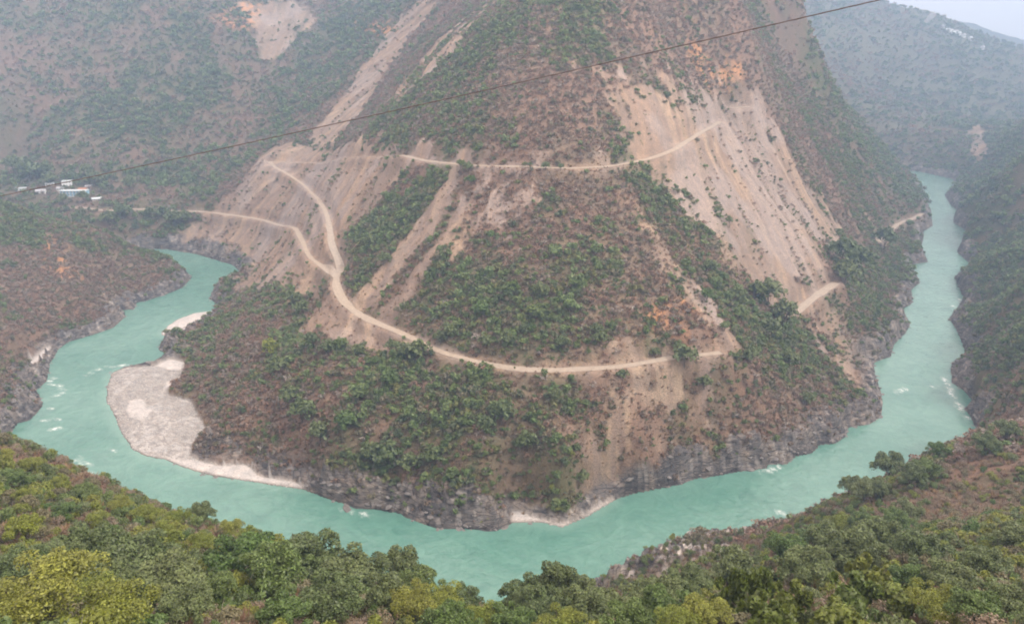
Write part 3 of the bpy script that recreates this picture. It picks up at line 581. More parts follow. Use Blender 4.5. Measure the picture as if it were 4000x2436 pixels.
colr = mixc(colr, rk, np.clip(rock*smooth(.95, .5, bare*smooth(6, 14, SD)), 0, 1))
wet = smooth(1.6, .2, SD)*(rock > .2)
colr = colr*(1-.35*wet[..., None])
gv = mixc(np.broadcast_to(C3(.300, .288, .272), GX.shape+(3,)), C3(.390, .380, .366), smooth(.4, .65, fbm(GX/12, GY/12, 91, 3)))
gv = mixc(gv, C3(.22, .198, .178), smooth(.54, .40, fbm(GX/1.6, GY/1.6, 93, 2))*.75)
gv = mixc(gv, C3(.455, .435, .415), sandm)
gv = mixc(gv, C3(.24, .215, .19), smooth(1.6, .3, bz)*.7)
colr = mixc(colr, gv, bar)
white_r = poly_mask(GX, GY, {'r6': ROCKS['r6']}, 2.0, 5.0, 95)
colr = mixc(colr, C3(.50, .46, .43), white_r*smooth(.50, .62, g1)*(SD > 1))

# ---------------------------------------------------------------- mesh and material helpers
def new_obj(name, data, parent=None):
    o = bpy.data.objects.new(name, data); col.objects.link(o)
    if parent is not None: o.parent = parent
    return o
def tag(o, label=None, cat=None, group=None, kind=None):
    if label: o['label'] = label
    if cat: o['category'] = cat
    if group: o['group'] = group
    if kind: o['kind'] = kind
    return o
def mesh_np(name, V, Fq, mats, smooth_=True, colors=None, mat_idx=None):
    """mesh from numpy vertices and a (n, k) face array"""
    V = np.asarray(V, np.float32); Fq = np.asarray(Fq, np.int32)
    me = bpy.data.meshes.new(name)
    n, k = Fq.shape
    me.vertices.add(len(V)); me.vertices.foreach_set('co', V.ravel())
    me.loops.add(n*k); me.loops.foreach_set('vertex_index', Fq.ravel())
    me.polygons.add(n); me.polygons.foreach_set('loop_start', np.arange(0, n*k, k, dtype=np.int32))
    me.polygons.foreach_set('use_smooth', np.full(n, smooth_))
    if mat_idx is not None: me.polygons.foreach_set('material_index', np.asarray(mat_idx, np.int32))
    me.update(calc_edges=True); me.validate()
    for m in (mats if isinstance(mats, (list, tuple)) else [mats]): me.materials.append(m)
    if colors is not None:
        at = me.attributes.new('Col', 'FLOAT_COLOR', 'POINT')
        c4 = np.ones((len(V), 4), np.float32); c4[:, :colors.shape[1]] = colors
        at.data.foreach_set('color', c4.ravel())
    return me

class N:
    """a material's node tree with short ways to add and wire nodes"""
    def __init__(self, name):
        self.m = bpy.data.materials.new(name); self.m.use_nodes = True
        self.t = self.m.node_tree; self.t.nodes.clear()
        self.out = self.t.nodes.new('ShaderNodeOutputMaterial')
    def n(self, kind, props=None, **ins):
        nd = self.t.nodes.new('ShaderNode'+kind)
        for k, v in (props or {}).items(): setattr(nd, k, v)
        for k, v in ins.items():
            k = k.replace('_', ' ')
            s = nd.inputs[int(k[1:])] if k[0] == 'i' and k[1:].isdigit() else nd.inputs[k]
            if hasattr(v, 'is_output'): self.t.links.new(v, s)
            else: s.default_value = v
        return nd
    def ramp(self, fac, stops):
        nd = self.t.nodes.new('ShaderNodeValToRGB'); self.t.links.new(fac, nd.inputs[0])
        e = nd.color_ramp.elements
        while len(e) < len(stops): e.new(.5)
        for el, (p, c) in zip(e, stops): el.position = p; el.color = (*c, 1) if len(c) == 3 else c
        return nd.outputs[0]
    def mixrgb(self, a, b, f, mode='MIX'):
        nd = self.t.nodes.new('ShaderNodeMix'); nd.data_type = 'RGBA'; nd.blend_type = mode; nd.clamp_factor = True
        for s, v in ((nd.inputs[0], f), (nd.inputs[6], a), (nd.inputs[7], b)):
            if hasattr(v, 'is_output'): self.t.links.new(v, s)
            else: s.default_value = (*v, 1) if isinstance(v, tuple) and len(v) == 3 else v
        return nd.outputs[2]
    def surf(self, sock): self.t.links.new(sock, self.out.inputs[0]); return self.m

def ground_material():
    k = N('valley_ground')
    tc = k.n('NewGeometry').outputs['Position']
    at = k.n('Attribute', {'attribute_name': 'Col'}); a = at.outputs['Color']; rk_ = at.outputs['Alpha']
    n1 = k.n('TexNoise', Vector=tc, Scale=1.3, Detail=5.0, Roughness=.65).outputs[0]
    n2 = k.n('TexNoise', Vector=tc, Scale=.23, Detail=4.0, Roughness=.6).outputs[0]
    v1 = k.ramp(n1, [(.28, (.62, .62, .62)), (.5, (1, 1, 1)), (.74, (1.38, 1.34, 1.30))])
    v2 = k.ramp(n2, [(.3, (.84, .86, .88)), (.7, (1.16, 1.13, 1.1))])
    c = k.mixrgb(k.mixrgb(a, v1, 1.0, 'MULTIPLY'), v2, 1.0, 'MULTIPLY')
    # bedded rock: layers tilted through the hill, cracked across
    mp = k.n('Mapping', Vector=tc); mp.inputs['Rotation'].default_value = (R(28), R(-22), R(35)); mp.inputs['Scale'].default_value = (.15, .22, .62)
    wb = k.n('TexNoise', Vector=mp.outputs[0], Scale=1.0, Detail=7.0, Roughness=.68, Distortion=.5).outputs[0]
    vc = k.n('TexVoronoi', {'feature': 'DISTANCE_TO_EDGE'}, Vector=mp.outputs[0], Scale=1.1).outputs['Distance']
    crack = k.ramp(vc, [(0.0, (.36, .36, .38)), (.07, (1, 1, 1))])
    lv = k.ramp(wb, [(.34, (.38, .38, .42)), (.48, (.95, .95, .95)), (.56, (1.15, 1.12, 1.08)), (.68, (1.85, 1.75, 1.62))])
    cr_ = k.mixrgb(k.mixrgb(a, lv, 1.0, 'MULTIPLY'), crack, 1.0, 'MULTIPLY')
    c = k.mixrgb(c, cr_, rk_)
    hgt = k.n('Math', {'operation': 'MULTIPLY_ADD'}, i0=wb, i1=k.n('Math', {'operation': 'MULTIPLY'}, i0=rk_, i1=5.0).outputs[0], i2=n1).outputs[0]
    bmp = k.n('Bump', Strength=.6, Distance=.6, Height=hgt)
    b = k.n('BsdfPrincipled', Base_Color=c, Roughness=.95, Normal=bmp.outputs[0])
    b.inputs['Specular IOR Level'].default_value = .12
    return k.surf(b.outputs[0])

def plain(name, c, rough=.85, var=.15, scale=2.0, spec=.2, bump=0.0):
    k = N(name)
    n = k.n('TexNoise', Vector=k.n('TexCoord').outputs['Object'], Scale=scale, Detail=5.0, Roughness=.6).outputs[0]
    lo = tuple(x*(1-var) for x in c); hi = tuple(min(1, x*(1+var)) for x in c)
    b = k.n('BsdfPrincipled', Base_Color=k.ramp(n, [(.3, lo), (.7, hi)]), Roughness=rough)
    b.inputs['Specular IOR Level'].default_value = spec
    if bump: k.t.links.new(k.n('Bump', Strength=bump, Distance=.3, Height=n).outputs[0], b.inputs['Normal'])
    return k.surf(b.outputs[0])

def leaf_material(name, c1, c2, trans=.25, rough=.6):
    """leaves that differ from leaf to leaf and from plant to plant"""
    k = N(name)
    rnd = k.n('ObjectInfo').outputs['Random']
    lv = k.n('Attribute', {'attribute_name': 'Col'})
    c = k.mixrgb((*c1, 1), (*c2, 1), rnd)
    c = k.mixrgb(c, lv.outputs['Color'], 1.0, 'MULTIPLY')
    d = k.n('BsdfPrincipled', Base_Color=c, Roughness=.42); d.inputs['Specular IOR Level'].default_value = .35
    t = k.n('BsdfTranslucent', Color=c)
    mx = k.n('MixShader', i0=trans); k.t.links.new(d.outputs[0], mx.inputs[1]); k.t.links.new(t.outputs[0], mx.inputs[2])
    return k.surf(mx.outputs[0])

M_ground = ground_material()
M_bark = plain('bark', (.12, .095, .075), .9, .3, 3.0)
M_barkpale = plain('pale_bark', (.26, .23, .20), .9, .25, 3.0)
LEAF = {
 'dark':   leaf_material('dark_green_leaves', (.092, .130, .046), (.140, .172, .066)),
 'mid':    leaf_material('mid_green_leaves', (.078, .135, .032), (.125, .170, .050)),
 'olive':  leaf_material('olive_leaves', (.145, .185, .026), (.205, .220, .040)),
 'bright': leaf_material('yellow_green_leaves', (.150, .190, .018), (.180, .205, .025)),
 'light':  leaf_material('light_green_leaves', (.115, .185, .055), (.165, .225, .075)),
 'bigleaf': leaf_material('broad_leaves', (.085, .125, .026), (.150, .175, .035)),
 'scrub':  leaf_material('olive_brown_scrub', (.120, .115, .060), (.165, .150, .080), .15),
 'dry':    leaf_material('dry_brown_leaves', (.185, .142, .100), (.245, .185, .128), .1),
 'russet': leaf_material('russet_leaves', (.190, .115, .088), (.240, .150, .108), .1),
 'straw':  leaf_material('straw_grass', (.23, .165, .085), (.30, .205, .11), .1),
 'twig':   leaf_material('grey_twigs', (.21, .182, .155), (.26, .225, .19), 0.02),
}

# ---------------------------------------------------------------- ground, river, roads
idx = np.arange(NR*NC).reshape(NR, NC)
Fq = np.stack([idx[:-1, :-1], idx[:-1, 1:], idx[1:, 1:], idx[1:, :-1]], -1).reshape(-1, 4)[:, ::-1]
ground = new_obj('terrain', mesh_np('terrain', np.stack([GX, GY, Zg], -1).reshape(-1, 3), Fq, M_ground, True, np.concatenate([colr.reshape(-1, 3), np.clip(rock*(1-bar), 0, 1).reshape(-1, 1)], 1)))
tag(ground, 'steep brown and green mountainsides falling to the looping river', None, None, 'structure')

def water_material():
    k = N('river_water')
    pos = k.n('NewGeometry').outputs['Position']
    at = k.n('Attribute', {'attribute_name': 'Col'})
    sep = k.n('SeparateColor', Color=at.outputs['Color'])
    nb = k.n('TexNoise', Vector=pos, Scale=.018, Detail=3.0, Roughness=.55).outputs[0]
    base = k.ramp(nb, [(.32, (.082, .205, .165)), (.68, (.125, .255, .210))])
    stv = k.n('TexNoise', Vector=pos, Scale=.09, Detail=6.0, Roughness=.7, Distortion=2.0).outputs[0]
    base = k.mixrgb(base, k.ramp(stv, [(.33, (.80, .84, .85)), (.67, (1.18, 1.13, 1.12))]), 1.0, 'MULTIPLY')
    base = k.mixrgb(base, (.17, .30, .25), sep.outputs[1])                    # shallows over the bars
    nf = k.n('TexNoise', Vector=pos, Scale=.55, Detail=5.0, Roughness=.75).outputs[0]
    fm = k.n('Math', {'operation': 'MULTIPLY'}, i0=sep.outputs[0], i1=k.ramp(nf, [(.42, (0, 0, 0)), (.58, (1, 1, 1))])).outputs[0]
    c = k.mixrgb(base, (.85, .88, .88), fm)
    mp = k.n('Mapping', Vector=pos); mp.inputs['Scale'].default_value = (1, 1, 1)
    w1 = k.n('TexNoise', Vector=pos, Scale=.35, Detail=4.0, Roughness=.6, Distortion=.6).outputs[0]
    w2 = k.n('TexNoise', Vector=pos, Scale=.07, Detail=3.0, Roughness=.6, Distortion=1.2).outputs[0]
    hh = k.n('Math', {'operation': 'ADD'}, i0=w1, i1=w2).outputs[0]
    bp = k.n('Bump', Strength=.32, Distance=1.2, Height=hh)
    rg = k.n('Math', {'operation': 'MULTIPLY_ADD'}, i0=fm, i1=.6, i2=.09).outputs[0]
    b = k.n('BsdfPrincipled', Base_Color=c, Roughness=rg, Normal=bp.outputs[0], IOR=1.33)
    b.inputs['Specular IOR Level'].default_value = .9
    return k.surf(b.outputs[0])
sub = (slice(None, None, 2), slice(None, None, 2))
wx, wy, wsd = GX[sub], GY[sub], SD[sub]
foam = np.zeros(wx.shape)
for P in FOAM:
    d, _ = seg_dist(wx, wy, P)
    foam = np.maximum(foam, .75*smooth(1.7, .1, d+(fbm(wx/2.0, wy/2.0, 97, 3)-.42)*4))
shallow = smooth(5, .5, bar_sd[sub]+(fbm(wx/8, wy/8, 99, 2)-.5)*4)*.6
ii = np.arange(wx.size).reshape(wx.shape)
keep = (np.minimum.reduce([wsd[:-1, :-1], wsd[1:, :-1], wsd[:-1, 1:], wsd[1:, 1:]]) < 3)
wq = np.stack([ii[:-1, :-1], ii[:-1, 1:], ii[1:, 1:], ii[1:, :-1]], -1)[keep][:, ::-1]
used = np.unique(wq); remap = np.full(wx.size, -1); remap[used] = np.arange(len(used))
wv = np.stack([wx, wy, 0*wx], -1).reshape(-1, 3)[used]
wc = np.stack([foam, shallow, 0*foam], -1).reshape(-1, 3)[used]
river = new_obj('river', mesh_np('river', wv, remap[wq], water_material(), True, wc))
tag(river, 'opaque turquoise river looping round the foot of the mountain', None, None, 'structure')

def road_material():
    k = N('dirt_road')
    pos = k.n('NewGeometry').outputs['Position']
    at = k.n('Attribute', {'attribute_name': 'Col'})
    n1 = k.n('TexNoise', Vector=pos, Scale=.6, Detail=6.0, Roughness=.7).outputs[0]
    v = k.ramp(n1, [(.3, (.78, .78, .78)), (.7, (1.18, 1.16, 1.14))])
    b = k.n('BsdfPrincipled', Base_Color=k.mixrgb(at.outputs['Color'], v, 1.0, 'MULTIPLY'), Roughness=.95)
    b.inputs['Specular IOR Level'].default_value = .1
    return k.surf(b.outputs[0])
M_road = road_material()
ROAD_LABEL = {'lower': ('dirt_road', 'pale dirt road running low across the left scar to the village'),
 'main': ('dirt_road', 'wide dirt road winding down the scar and round the mountain nose'),
 'upper': ('dirt_road', 'thin pale road high across the face of the mountain'),
 'riverside': ('dirt_road', 'short stretch of road at the foot of the right hand scree'),
 'riverside2': ('dirt_road', 'distant stretch of road just above the right hand river bank'),
 'bench': ('footpath', 'faint footpath along the top of the left scar'),
 'track': ('footpath', 'tiny pale track notched high into the right hand scree')}
for nm, P in ROAD_PATH.items():
    w = ROAD_W[nm]; n = len(P)
    T = np.gradient(P[:, :2], axis=0); T /= np.hypot(T[:, 0], T[:, 1])[:, None]+1e-9
    Nn = np.stack([-T[:, 1], T[:, 0]], 1)
    ts = np.linspace(-1, 1, 9); V = []; Cc = []
    if nm == 'main': w = np.interp(np.arange(n)/n, [0, .40, .50, 1], [1.15, 1.3, 2.3, 2.1])
    wl = w*(1+.34*(fbm(np.arange(n)/5.0, np.zeros(n)+3, 5, 2)-.5)*2)
    for t in ts:
        xy = P[:, :2]+Nn*(t*wl)[:, None]
        z = grid_sample(Zg, xy[:, 0], xy[:, 1])
        V.append(np.column_stack([xy, np.maximum(z, P[:, 2]-.5)+.10+.04*(1-abs(t))]))
        rut = 1.0-.10*math.exp(-((abs(t)-.42)/.16)**2)
        grey = fbm(np.arange(n)/30.0, np.zeros(n)+7, 15, 2)[:, None]
        a = np.array([.365, .295, .22]); b = np.array([.335, .305, .27])
        Cc.append((a*(1-grey)+b*grey)*rut*(.86 if abs(t) > .9 else 1))
    V = np.stack(V, 1); Cc = np.stack(Cc, 1); m = len(ts)
    ii = np.arange(n*m).reshape(n, m)
    F_ = np.stack([ii[:-1, :-1], ii[1:, :-1], ii[1:, 1:], ii[:-1, 1:]], -1).reshape(-1, 4)[:, ::-1]
    o = new_obj(ROAD_LABEL[nm][0], mesh_np('dirt_road', V.reshape(-1, 3), F_, M_road, True, Cc.reshape(-1, 3)))
    tag(o, ROAD_LABEL[nm][1], None, None, 'structure')

# ---------------------------------------------------------------- plants
def leaf_cloud(centres, radii, n, size, seed, flat=.0, aspect=.6, up=.35, shell=.55, vary=.35):
    """n leaf quads spread through the given clumps; returns vertices, faces, colours"""
    g = np.random.default_rng(seed)
    ce = np.asarray(centres, float); ra = np.asarray(radii, float)
    pr = ra**2/np.sum(ra**2)
    k = g.choice(len(ce), n, p=pr)
    d = g.normal(size=(n, 3)); d /= np.linalg.norm(d, axis=1)[:, None]
    d[:, 2] = np.where(d[:, 2] < -.4, -d[:, 2], d[:, 2])
    rad = ra[k]*(shell+(1-shell)*g.random(n)**.7)
    p = ce[k]+d*rad[:, None]*np.array([1, 1, 1-flat])
    nrm = d*.7+np.array([0, 0, up])+g.normal(size=(n, 3))*.55
    nrm /= np.linalg.norm(nrm, axis=1)[:, None]
    u = np.cross(nrm, g.normal(size=(n, 3))); u /= np.linalg.norm(u, axis=1)[:, None]+1e-9
    v = np.cross(nrm, u)
    s = size*(.45+1.1*g.random(n))[:, None]
    V = np.stack([p-u*s, p+v*s*aspect, p+u*s, p-v*s*aspect], 1)
    tone = (1-vary/2+vary*g.random(n))*(.88+.24*g.random(len(ce))[k])
    Cc = np.repeat(np.clip(tone, .3, 1.6)[:, None]*np.array([1, 1, 1]), 4, axis=0)
    return V.reshape(-1, 3), np.arange(n*4).reshape(n, 4), Cc

def crown_clumps(seed, n, rx=1.0, rz=.85, cz=1.05, cr=(.26, .46), lean=0.0):
    g = np.random.default_rng(seed); ce = []; ra = []
    for i in range(n):
        d = g.normal(size=3); d /= np.linalg.norm(d); d[2] = abs(d[2])*1.05-.30
        q = .30+.72*g.random()**.8
        r = (cr[0]+(cr[1]-cr[0])*g.random())*(1.25-.55*q)
        ce.append((d[0]*q*rx+lean*d[2], d[1]*q*rx, cz+d[2]*q*rz)); ra.append(r)
    ce.append((0, 0, cz-.1)); ra.append(.42*rx)
    return ce, ra

def tube(P, rad, sides=6):
    P = np.asarray(P, float); n = len(P); V = []
    T = np.gradient(P, axis=0); T /= np.linalg.norm(T, axis=1)[:, None]+1e-9
    for i in range(n):
        a = np.cross(T[i], (0.31, .95, .1)); a /= np.linalg.norm(a)+1e-9; b = np.cross(T[i], a)
        for s in range(sides):
            th = 2*math.pi*s/sides; V.append(P[i]+(a*math.cos(th)+b*math.sin(th))*rad[i])
    F_ = [(i*sides+s, i*sides+(s+1) % sides, (i+1)*sides+(s+1) % sides, (i+1)*sides+s) for i in range(n-1) for s in range(sides)]
    return np.array(V), np.array(F_)
def join(parts):
    V = []; F_ = []; o = 0
    for v, f in parts: V.append(v); F_.append(f+o); o += len(v)
    return np.concatenate(V), np.concatenate(F_)

def trunk_mesh(name, seed, ce, thick=.07, limbs=6, mat=None, sides=6):
    g = np.random.default_rng(seed)
    t = np.linspace(0, 1, 6); bend = g.normal(size=2)*.08
    P = np.stack([bend[0]*t**2, bend[1]*t**2, -.12+1.05*t], 1)
    parts = [tube(P, thick*(1-.72*t)+.004, sides)]
    for c in ce[:limbs]:
        c = np.array(c); t0 = .35+.5*g.random(); s = np.array([bend[0]*t0**2, bend[1]*t0**2, -.12+1.05*t0])
        q = np.linspace(0, 1, 5)[:, None]; mid = (s+c)/2+np.array([0, 0, .08])
        Q = s*(1-q)**2+2*mid*q*(1-q)+c*q**2
        parts.append(tube(Q, thick*(.45-.38*q[:, 0])+.003, 5))
    V, F_ = join(parts)
    return mesh_np(name, V, F_, mat or M_bark)

def twigs(seed, n, rx=1.0, h=1.6, sub=3):
    """bare branching stems from one foot"""
    g = np.random.default_rng(seed); parts = []
    for i in range(n):
        a = g.random()*6.283; sp = .25+.75*g.random(); hh = h*(.6+.4*g.random())
        e = np.array([math.cos(a)*rx*sp, math.sin(a)*rx*sp, hh]); q = np.linspace(0, 1, 4)[:, None]
        m = np.array([e[0]*.25, e[1]*.25, hh*.55])
        P = 2*m*q*(1-q)+e*q**2
        parts.append(tube(P, .030*(1-.8*q[:, 0]), 3))
        for j in range(sub):
            s = P[1+j % 3]; e2 = s+g.normal(size=3)*.28*rx+np.array([0, 0, .30])
            parts.append(tube(np.stack([s, (s+e2)/2+g.normal(size=3)*.03, e2]), np.array([.014, .009, .003]), 3))
    return join(parts)

SPEC = {  # leaves near / far, leaf size near / far, clumps
 'dark': (11500, 520, .038, .15, 34), 'mid': (11000, 480, .038, .15, 30), 'olive': (13000, 480, .026, .14, 34), 'bright': (7500, 480, .046, .15, 24),
 'light': (5000, 420, .05, .14, 9), 'bigleaf': (2100, 420, .085, .15, 12), 'sparse': (900, 160, .06, .14, 6)}
CACHE = {}
def tree_meshes(sp, near_, var):
    key = (sp, near_, var)
    if key in CACHE: return CACHE[key]
    seed = hash((sp == 'dark', len(sp), ord(sp[0]), ord(sp[-1]), near_, var)) % 9999
    if sp == 'bare':
        v, f = twigs(seed, 5, .8, 1.9, 5); q = CACHE[key] = (mesh_np('bare_trunk', v, f, M_barkpale), None); return q
    if sp == 'pine':
        ce = [(.10*math.cos(i*2.4)*i/3, .10*math.sin(i*2.4)*i/3, .9+.2*i) for i in range(5)]; ra = [.45, .5, .42, .34, .22]
        v, f, c = leaf_cloud(ce, ra, 380, .12, seed, flat=.45)
        q = CACHE[key] = (trunk_mesh('trunk', seed, ce, .05, 3), mesh_np('crown', v, f, LEAF['dark'], False, c)); return q
    nn, nf, sn, sf, kc = SPEC[sp]
    ce, ra = crown_clumps(seed, kc, 1.0, .85, 1.05, (.16, .32) if sp in ('sparse', 'bigleaf') else ((.16, .36) if near_ else (.24, .44)))
    v, f, c = leaf_cloud(ce, ra, nn if near_ else nf, sn if near_ else sf, seed+1, vary=.95 if near_ else .5, aspect=.75 if sp == 'bigleaf' else .55)
    leaf = LEAF['dark' if sp == 'sparse' else sp]
    CACHE[key] = (trunk_mesh('trunk', seed+2, ce, .055, 7 if near_ else 4, M_barkpale if sp in ('sparse', 'bigleaf') else M_bark), mesh_np('crown', v, f, leaf, False, c))
    return CACHE[key]

LOOK = {'dark': 'dark green leafy tree', 'mid': 'mid green leafy tree', 'olive': 'olive green bushy tree', 'bright': 'bright yellow-green tree', 'light': 'pale green feathery tree',
 'bigleaf': 'tall large-leaved tree', 'sparse': 'thin spindly tree', 'pine': 'small dark lone tree', 'bare': 'bare leafless grey tree'}
def zone(x, y):
    az = math.degrees(math.atan2(x, y))
    if y < 190 and x < 120:
        return 'on the near slope at lower left' if az < -14 else 'on the near slope at bottom centre' if az < 14 else 'on the near slope at lower right'
    if az > 20 and x > .42*y+5 and y < 300: return 'on the right slope above the water'
    if y > 660 and x < -250: return 'by the village terrace'
    if y > 500 and x < -250: return 'below the village road'
    z = float(grid_sample(Zg, [x], [y])[0])
    if x > 150: return 'beside the right hand scree'
    if x < -60 and z < 45: return 'on the low hill by the gravel bar'
    if z < 43: return 'below the road on the mountain nose'
    if z < 92: return 'above the road on the mountain face'
    return 'along the upper mountain road'
ONES = 'first second third fourth fifth sixth seventh eighth ninth tenth eleventh twelfth thirteenth fourteenth fifteenth sixteenth seventeenth eighteenth nineteenth'.split()
ORD = ['leftmost']+[w_+' from left' for w_ in ONES[1:]]
for tens, tenth in (('twenty', 'twentieth'), ('thirty', 'thirtieth'), ('forty', 'fortieth')):
    ORD += [tenth+' from left']+[tens+'-'+w_+' from left' for w_ in ONES[:9]]
bucket = {}
for t in TREES: bucket.setdefault((t[4], zone(t[0], t[1])), []).append(t)
for (sp, zn), L in bucket.items():
    L.sort(key=lambda t: t[0]/t[1])
    for i, (x, y, h, r, _, rng_) in enumerate(L):
        z = float(grid_sample(Zg, [x], [y])[0])
        name = {'bare': 'bare_tree', 'pine': 'small_tree', 'olive': 'bushy_tree', 'sparse': 'spindly_tree'}.get(sp, 'leafy_tree')
        root = new_obj(name, None); root.location = (x, y, max(z, .3)); root.rotation_euler = (0, 0, random.random()*6.28)
        sz = h/1.9
        root.scale = (r, r*random.uniform(.9, 1.1), sz if sp != 'pine' else sz*1.15)
        lab = LOOK[sp]+' '+zn
        if len(L) > 1: lab += ', '+(ORD[i] if i < len(L)-1 else 'rightmost')
        tag(root, lab, 'tree', 'trees '+zn)
        tm, cm = tree_meshes(sp, rng_ == 'near', random.randrange(3))
        new_obj('trunk', tm, root)
        if cm: new_obj('crown', cm, root)

# ---------------------------------------------------------------- scrub that nobody could count
def shrub_asset(colname, nm, mat, seed, n, size, clumps, rz=.6, cz=.55, twig=0, cr=(.35, .6)):
    ce, ra = crown_clumps(seed, clumps, .75, rz, cz, cr)
    v, f, c = leaf_cloud(ce, ra, n, size, seed+5)
    mats = [mat]; mi = np.zeros(len(f), int)
    if twig:
        tv, tf = twigs(seed+9, twig, .8, 1.1, 2)
        f = np.concatenate([f, tf+len(v)]); mi = np.concatenate([mi, np.ones(len(tf), int)]); v = np.concatenate([v, tv])
        c = np.concatenate([c, np.ones((len(tv), 3))]); mats = [mat, LEAF['twig']]
    o = bpy.data.objects.new(nm, mesh_np(nm, v, f, mats, False, c, mi)); colname.objects.link(o)
def grass_asset(colname, nm, mat, seed, n=60, h=.8):
    g = np.random.default_rng(seed)
    a = g.random(n)*6.283; b = np.stack([np.cos(a), np.sin(a), 0*a], 1)*(.35*g.random(n)**.5)[:, None]
    tip = b*2.2+np.stack([0*a, 0*a, h*(.5+.5*g.random(n))], 1)+g.normal(size=(n, 3))*.08
    w = np.stack([-np.sin(a), np.cos(a), 0*a], 1)*.035
    V = np.stack([b-w, b+w, tip+w*.2, tip-w*.2], 1).reshape(-1, 3)
    c = np.repeat((.7+.6*g.random(n))[:, None]*np.ones(3), 4, axis=0)
    o = bpy.data.objects.new(nm, mesh_np(nm, V, np.arange(n*4).reshape(n, 4), mat, False, c)); colname.objects.link(o)

def stuff_object(name, label, asset_col, P, scl, ix, cat):
    me = bpy.data.meshes.new(name); n = len(P)
    me.vertices.add(n); me.vertices.foreach_set('co', np.asarray(P, np.float32).ravel())
    g = np.random.default_rng(len(name)+n)
    rot = np.zeros((n, 3), np.float32); rot[:, 2] = g.random(n)*6.283; rot[:, 0] = g.normal(size=n)*.12; rot[:, 1] = g.normal(size=n)*.12
    me.attributes.new('rot', 'FLOAT_VECTOR', 'POINT').data.foreach_set('vector', rot.ravel())
    me.attributes.new('scl', 'FLOAT_VECTOR', 'POINT').data.foreach_set('vector', np.asarray(scl, np.float32).ravel())
    me.attributes.new('idx', 'INT', 'POINT').data.foreach_set('value', np.asarray(ix, np.int32))
    o = new_obj(name, me); tag(o, label, None, None, 'stuff')
    ng = bpy.data.node_groups.new(name, 'GeometryNodeTree')
    ng.interface.new_socket('Geometry', in_out='INPUT', socket_type='NodeSocketGeometry')
    ng.interface.new_socket('Geometry', in_out='OUTPUT', socket_type='NodeSocketGeometry')
    gi = ng.nodes.new('NodeGroupInput'); go = ng.nodes.new('NodeGroupOutput')
    ci = ng.nodes.new('GeometryNodeCollectionInfo'); ci.inputs['Collection'].default_value = asset_col
    ci.inputs['Separate Children'].default_value = True; ci.inputs['Reset Children'].default_value = True
    ip = ng.nodes.new('GeometryNodeInstanceOnPoints'); ip.inputs['Pick Instance'].default_value = True
    mp = ng.nodes.new('GeometryNodeMeshToPoints')
    def na(nm, ty):
        a = ng.nodes.new('GeometryNodeInputNamedAttribute'); a.data_type = ty; a.inputs[0].default_value = nm; return a.outputs[0]
    L = ng.links.new
    e2r = ng.nodes.new('FunctionNodeEulerToRotation'); L(na('rot', 'FLOAT_VECTOR'), e2r.inputs[0])
    L(gi.outputs[0], mp.inputs[0]); L(mp.outputs[0], ip.inputs['Points']); L(ci.outputs[0], ip.inputs['Instance'])
    L(na('idx', 'INT'), ip.inputs['Instance Index']); L(e2r.outputs[0], ip.inputs['Rotation']); L(na('scl', 'FLOAT_VECTOR'), ip.inputs['Scale'])
    L(ip.outputs[0], go.inputs[0])
    md = o.modifiers.new('scatter', 'NODES'); md.node_group = ng
    return o

def asset_collection(nm): return bpy.data.collections.new(nm)
def sample_sector(n, r0, r1, a0=-45, a1=45):
    r = np.sqrt(rng.random(n)*(r1*r1-r0*r0)+r0*r0); a = np.radians(a0+(a1-a0)*rng.random(n))
    return r*np.sin(a), r*np.cos(a)-3
KEYS = dict(bsd=bar_sd, z=Zg, sd=SD, bare=bare, rock=rock, bar=bar, green=greenness, road=road_d, steep=STEEP, scar=scar, near=near, dryp=dry_p, greenp=green_p, streak=streak)
def fields_at(x, y): return {k: grid_sample(F_, x, y) for k, F_ in KEYS.items()}

cov_near = asset_collection('near_scrub_pieces'); cov_mid = asset_collection('far_scrub_pieces')
near_kinds = ['dark', 'mid', 'scrub', 'olive', 'olive', 'dry', 'scrub', 'dry']
for i, kd in enumerate(near_kinds):
    dry_ = kd in ('dry', 'russet') or i == 6
    shrub_asset(cov_near, 'a%02d' % i, LEAF[kd], 100+i, 420 if dry_ else 950, .060 if dry_ else .070, 7, twig=7 if dry_ else 3, cr=(.28, .52))
MIDLEAF = {
 'dark':   leaf_material('far_dark_scrub', (.092, .130, .058), (.135, .165, .076), .4),
 'mid':    leaf_material('far_green_scrub', (.105, .168, .048), (.158, .205, .070), .35),
 'scrub':  leaf_material('far_olive_brown_scrub', (.155, .145, .085), (.205, .185, .110), .35),
 'olive':  leaf_material('far_olive_scrub', (.150, .170, .055), (.205, .205, .075), .4),
 'light':  leaf_material('far_pale_scrub', (.150, .220, .075), (.195, .250, .095), .4),
 'dry':    leaf_material('far_dry_scrub', (.205, .155, .115), (.265, .195, .140), .3),
 'russet': leaf_material('far_russet_scrub', (.225, .138, .098), (.280, .176, .118), .3),
 'twig':   LEAF['twig']}
mid_kinds = ['dark', 'mid', 'mid', 'scrub', 'olive', 'light', 'dry', 'dry', 'russet', 'scrub', 'twig']
for i, kd in enumerate(mid_kinds):
    dry_ = kd in ('dry', 'russet', 'twig')
    shrub_asset(cov_mid, 'a%02d' % i, MIDLEAF[kd], 200+i, 75 if dry_ else 95, .15 if dry_ else .20, 5, twig=2 if dry_ else 0)

def pick(g, greens, dries, gp, n):
    isg = rng.random(n) < gp
    return np.where(isg, np.array(greens)[rng.integers(0, len(greens), n)], np.array(dries)[rng.integers(0, len(dries), n)]), isg

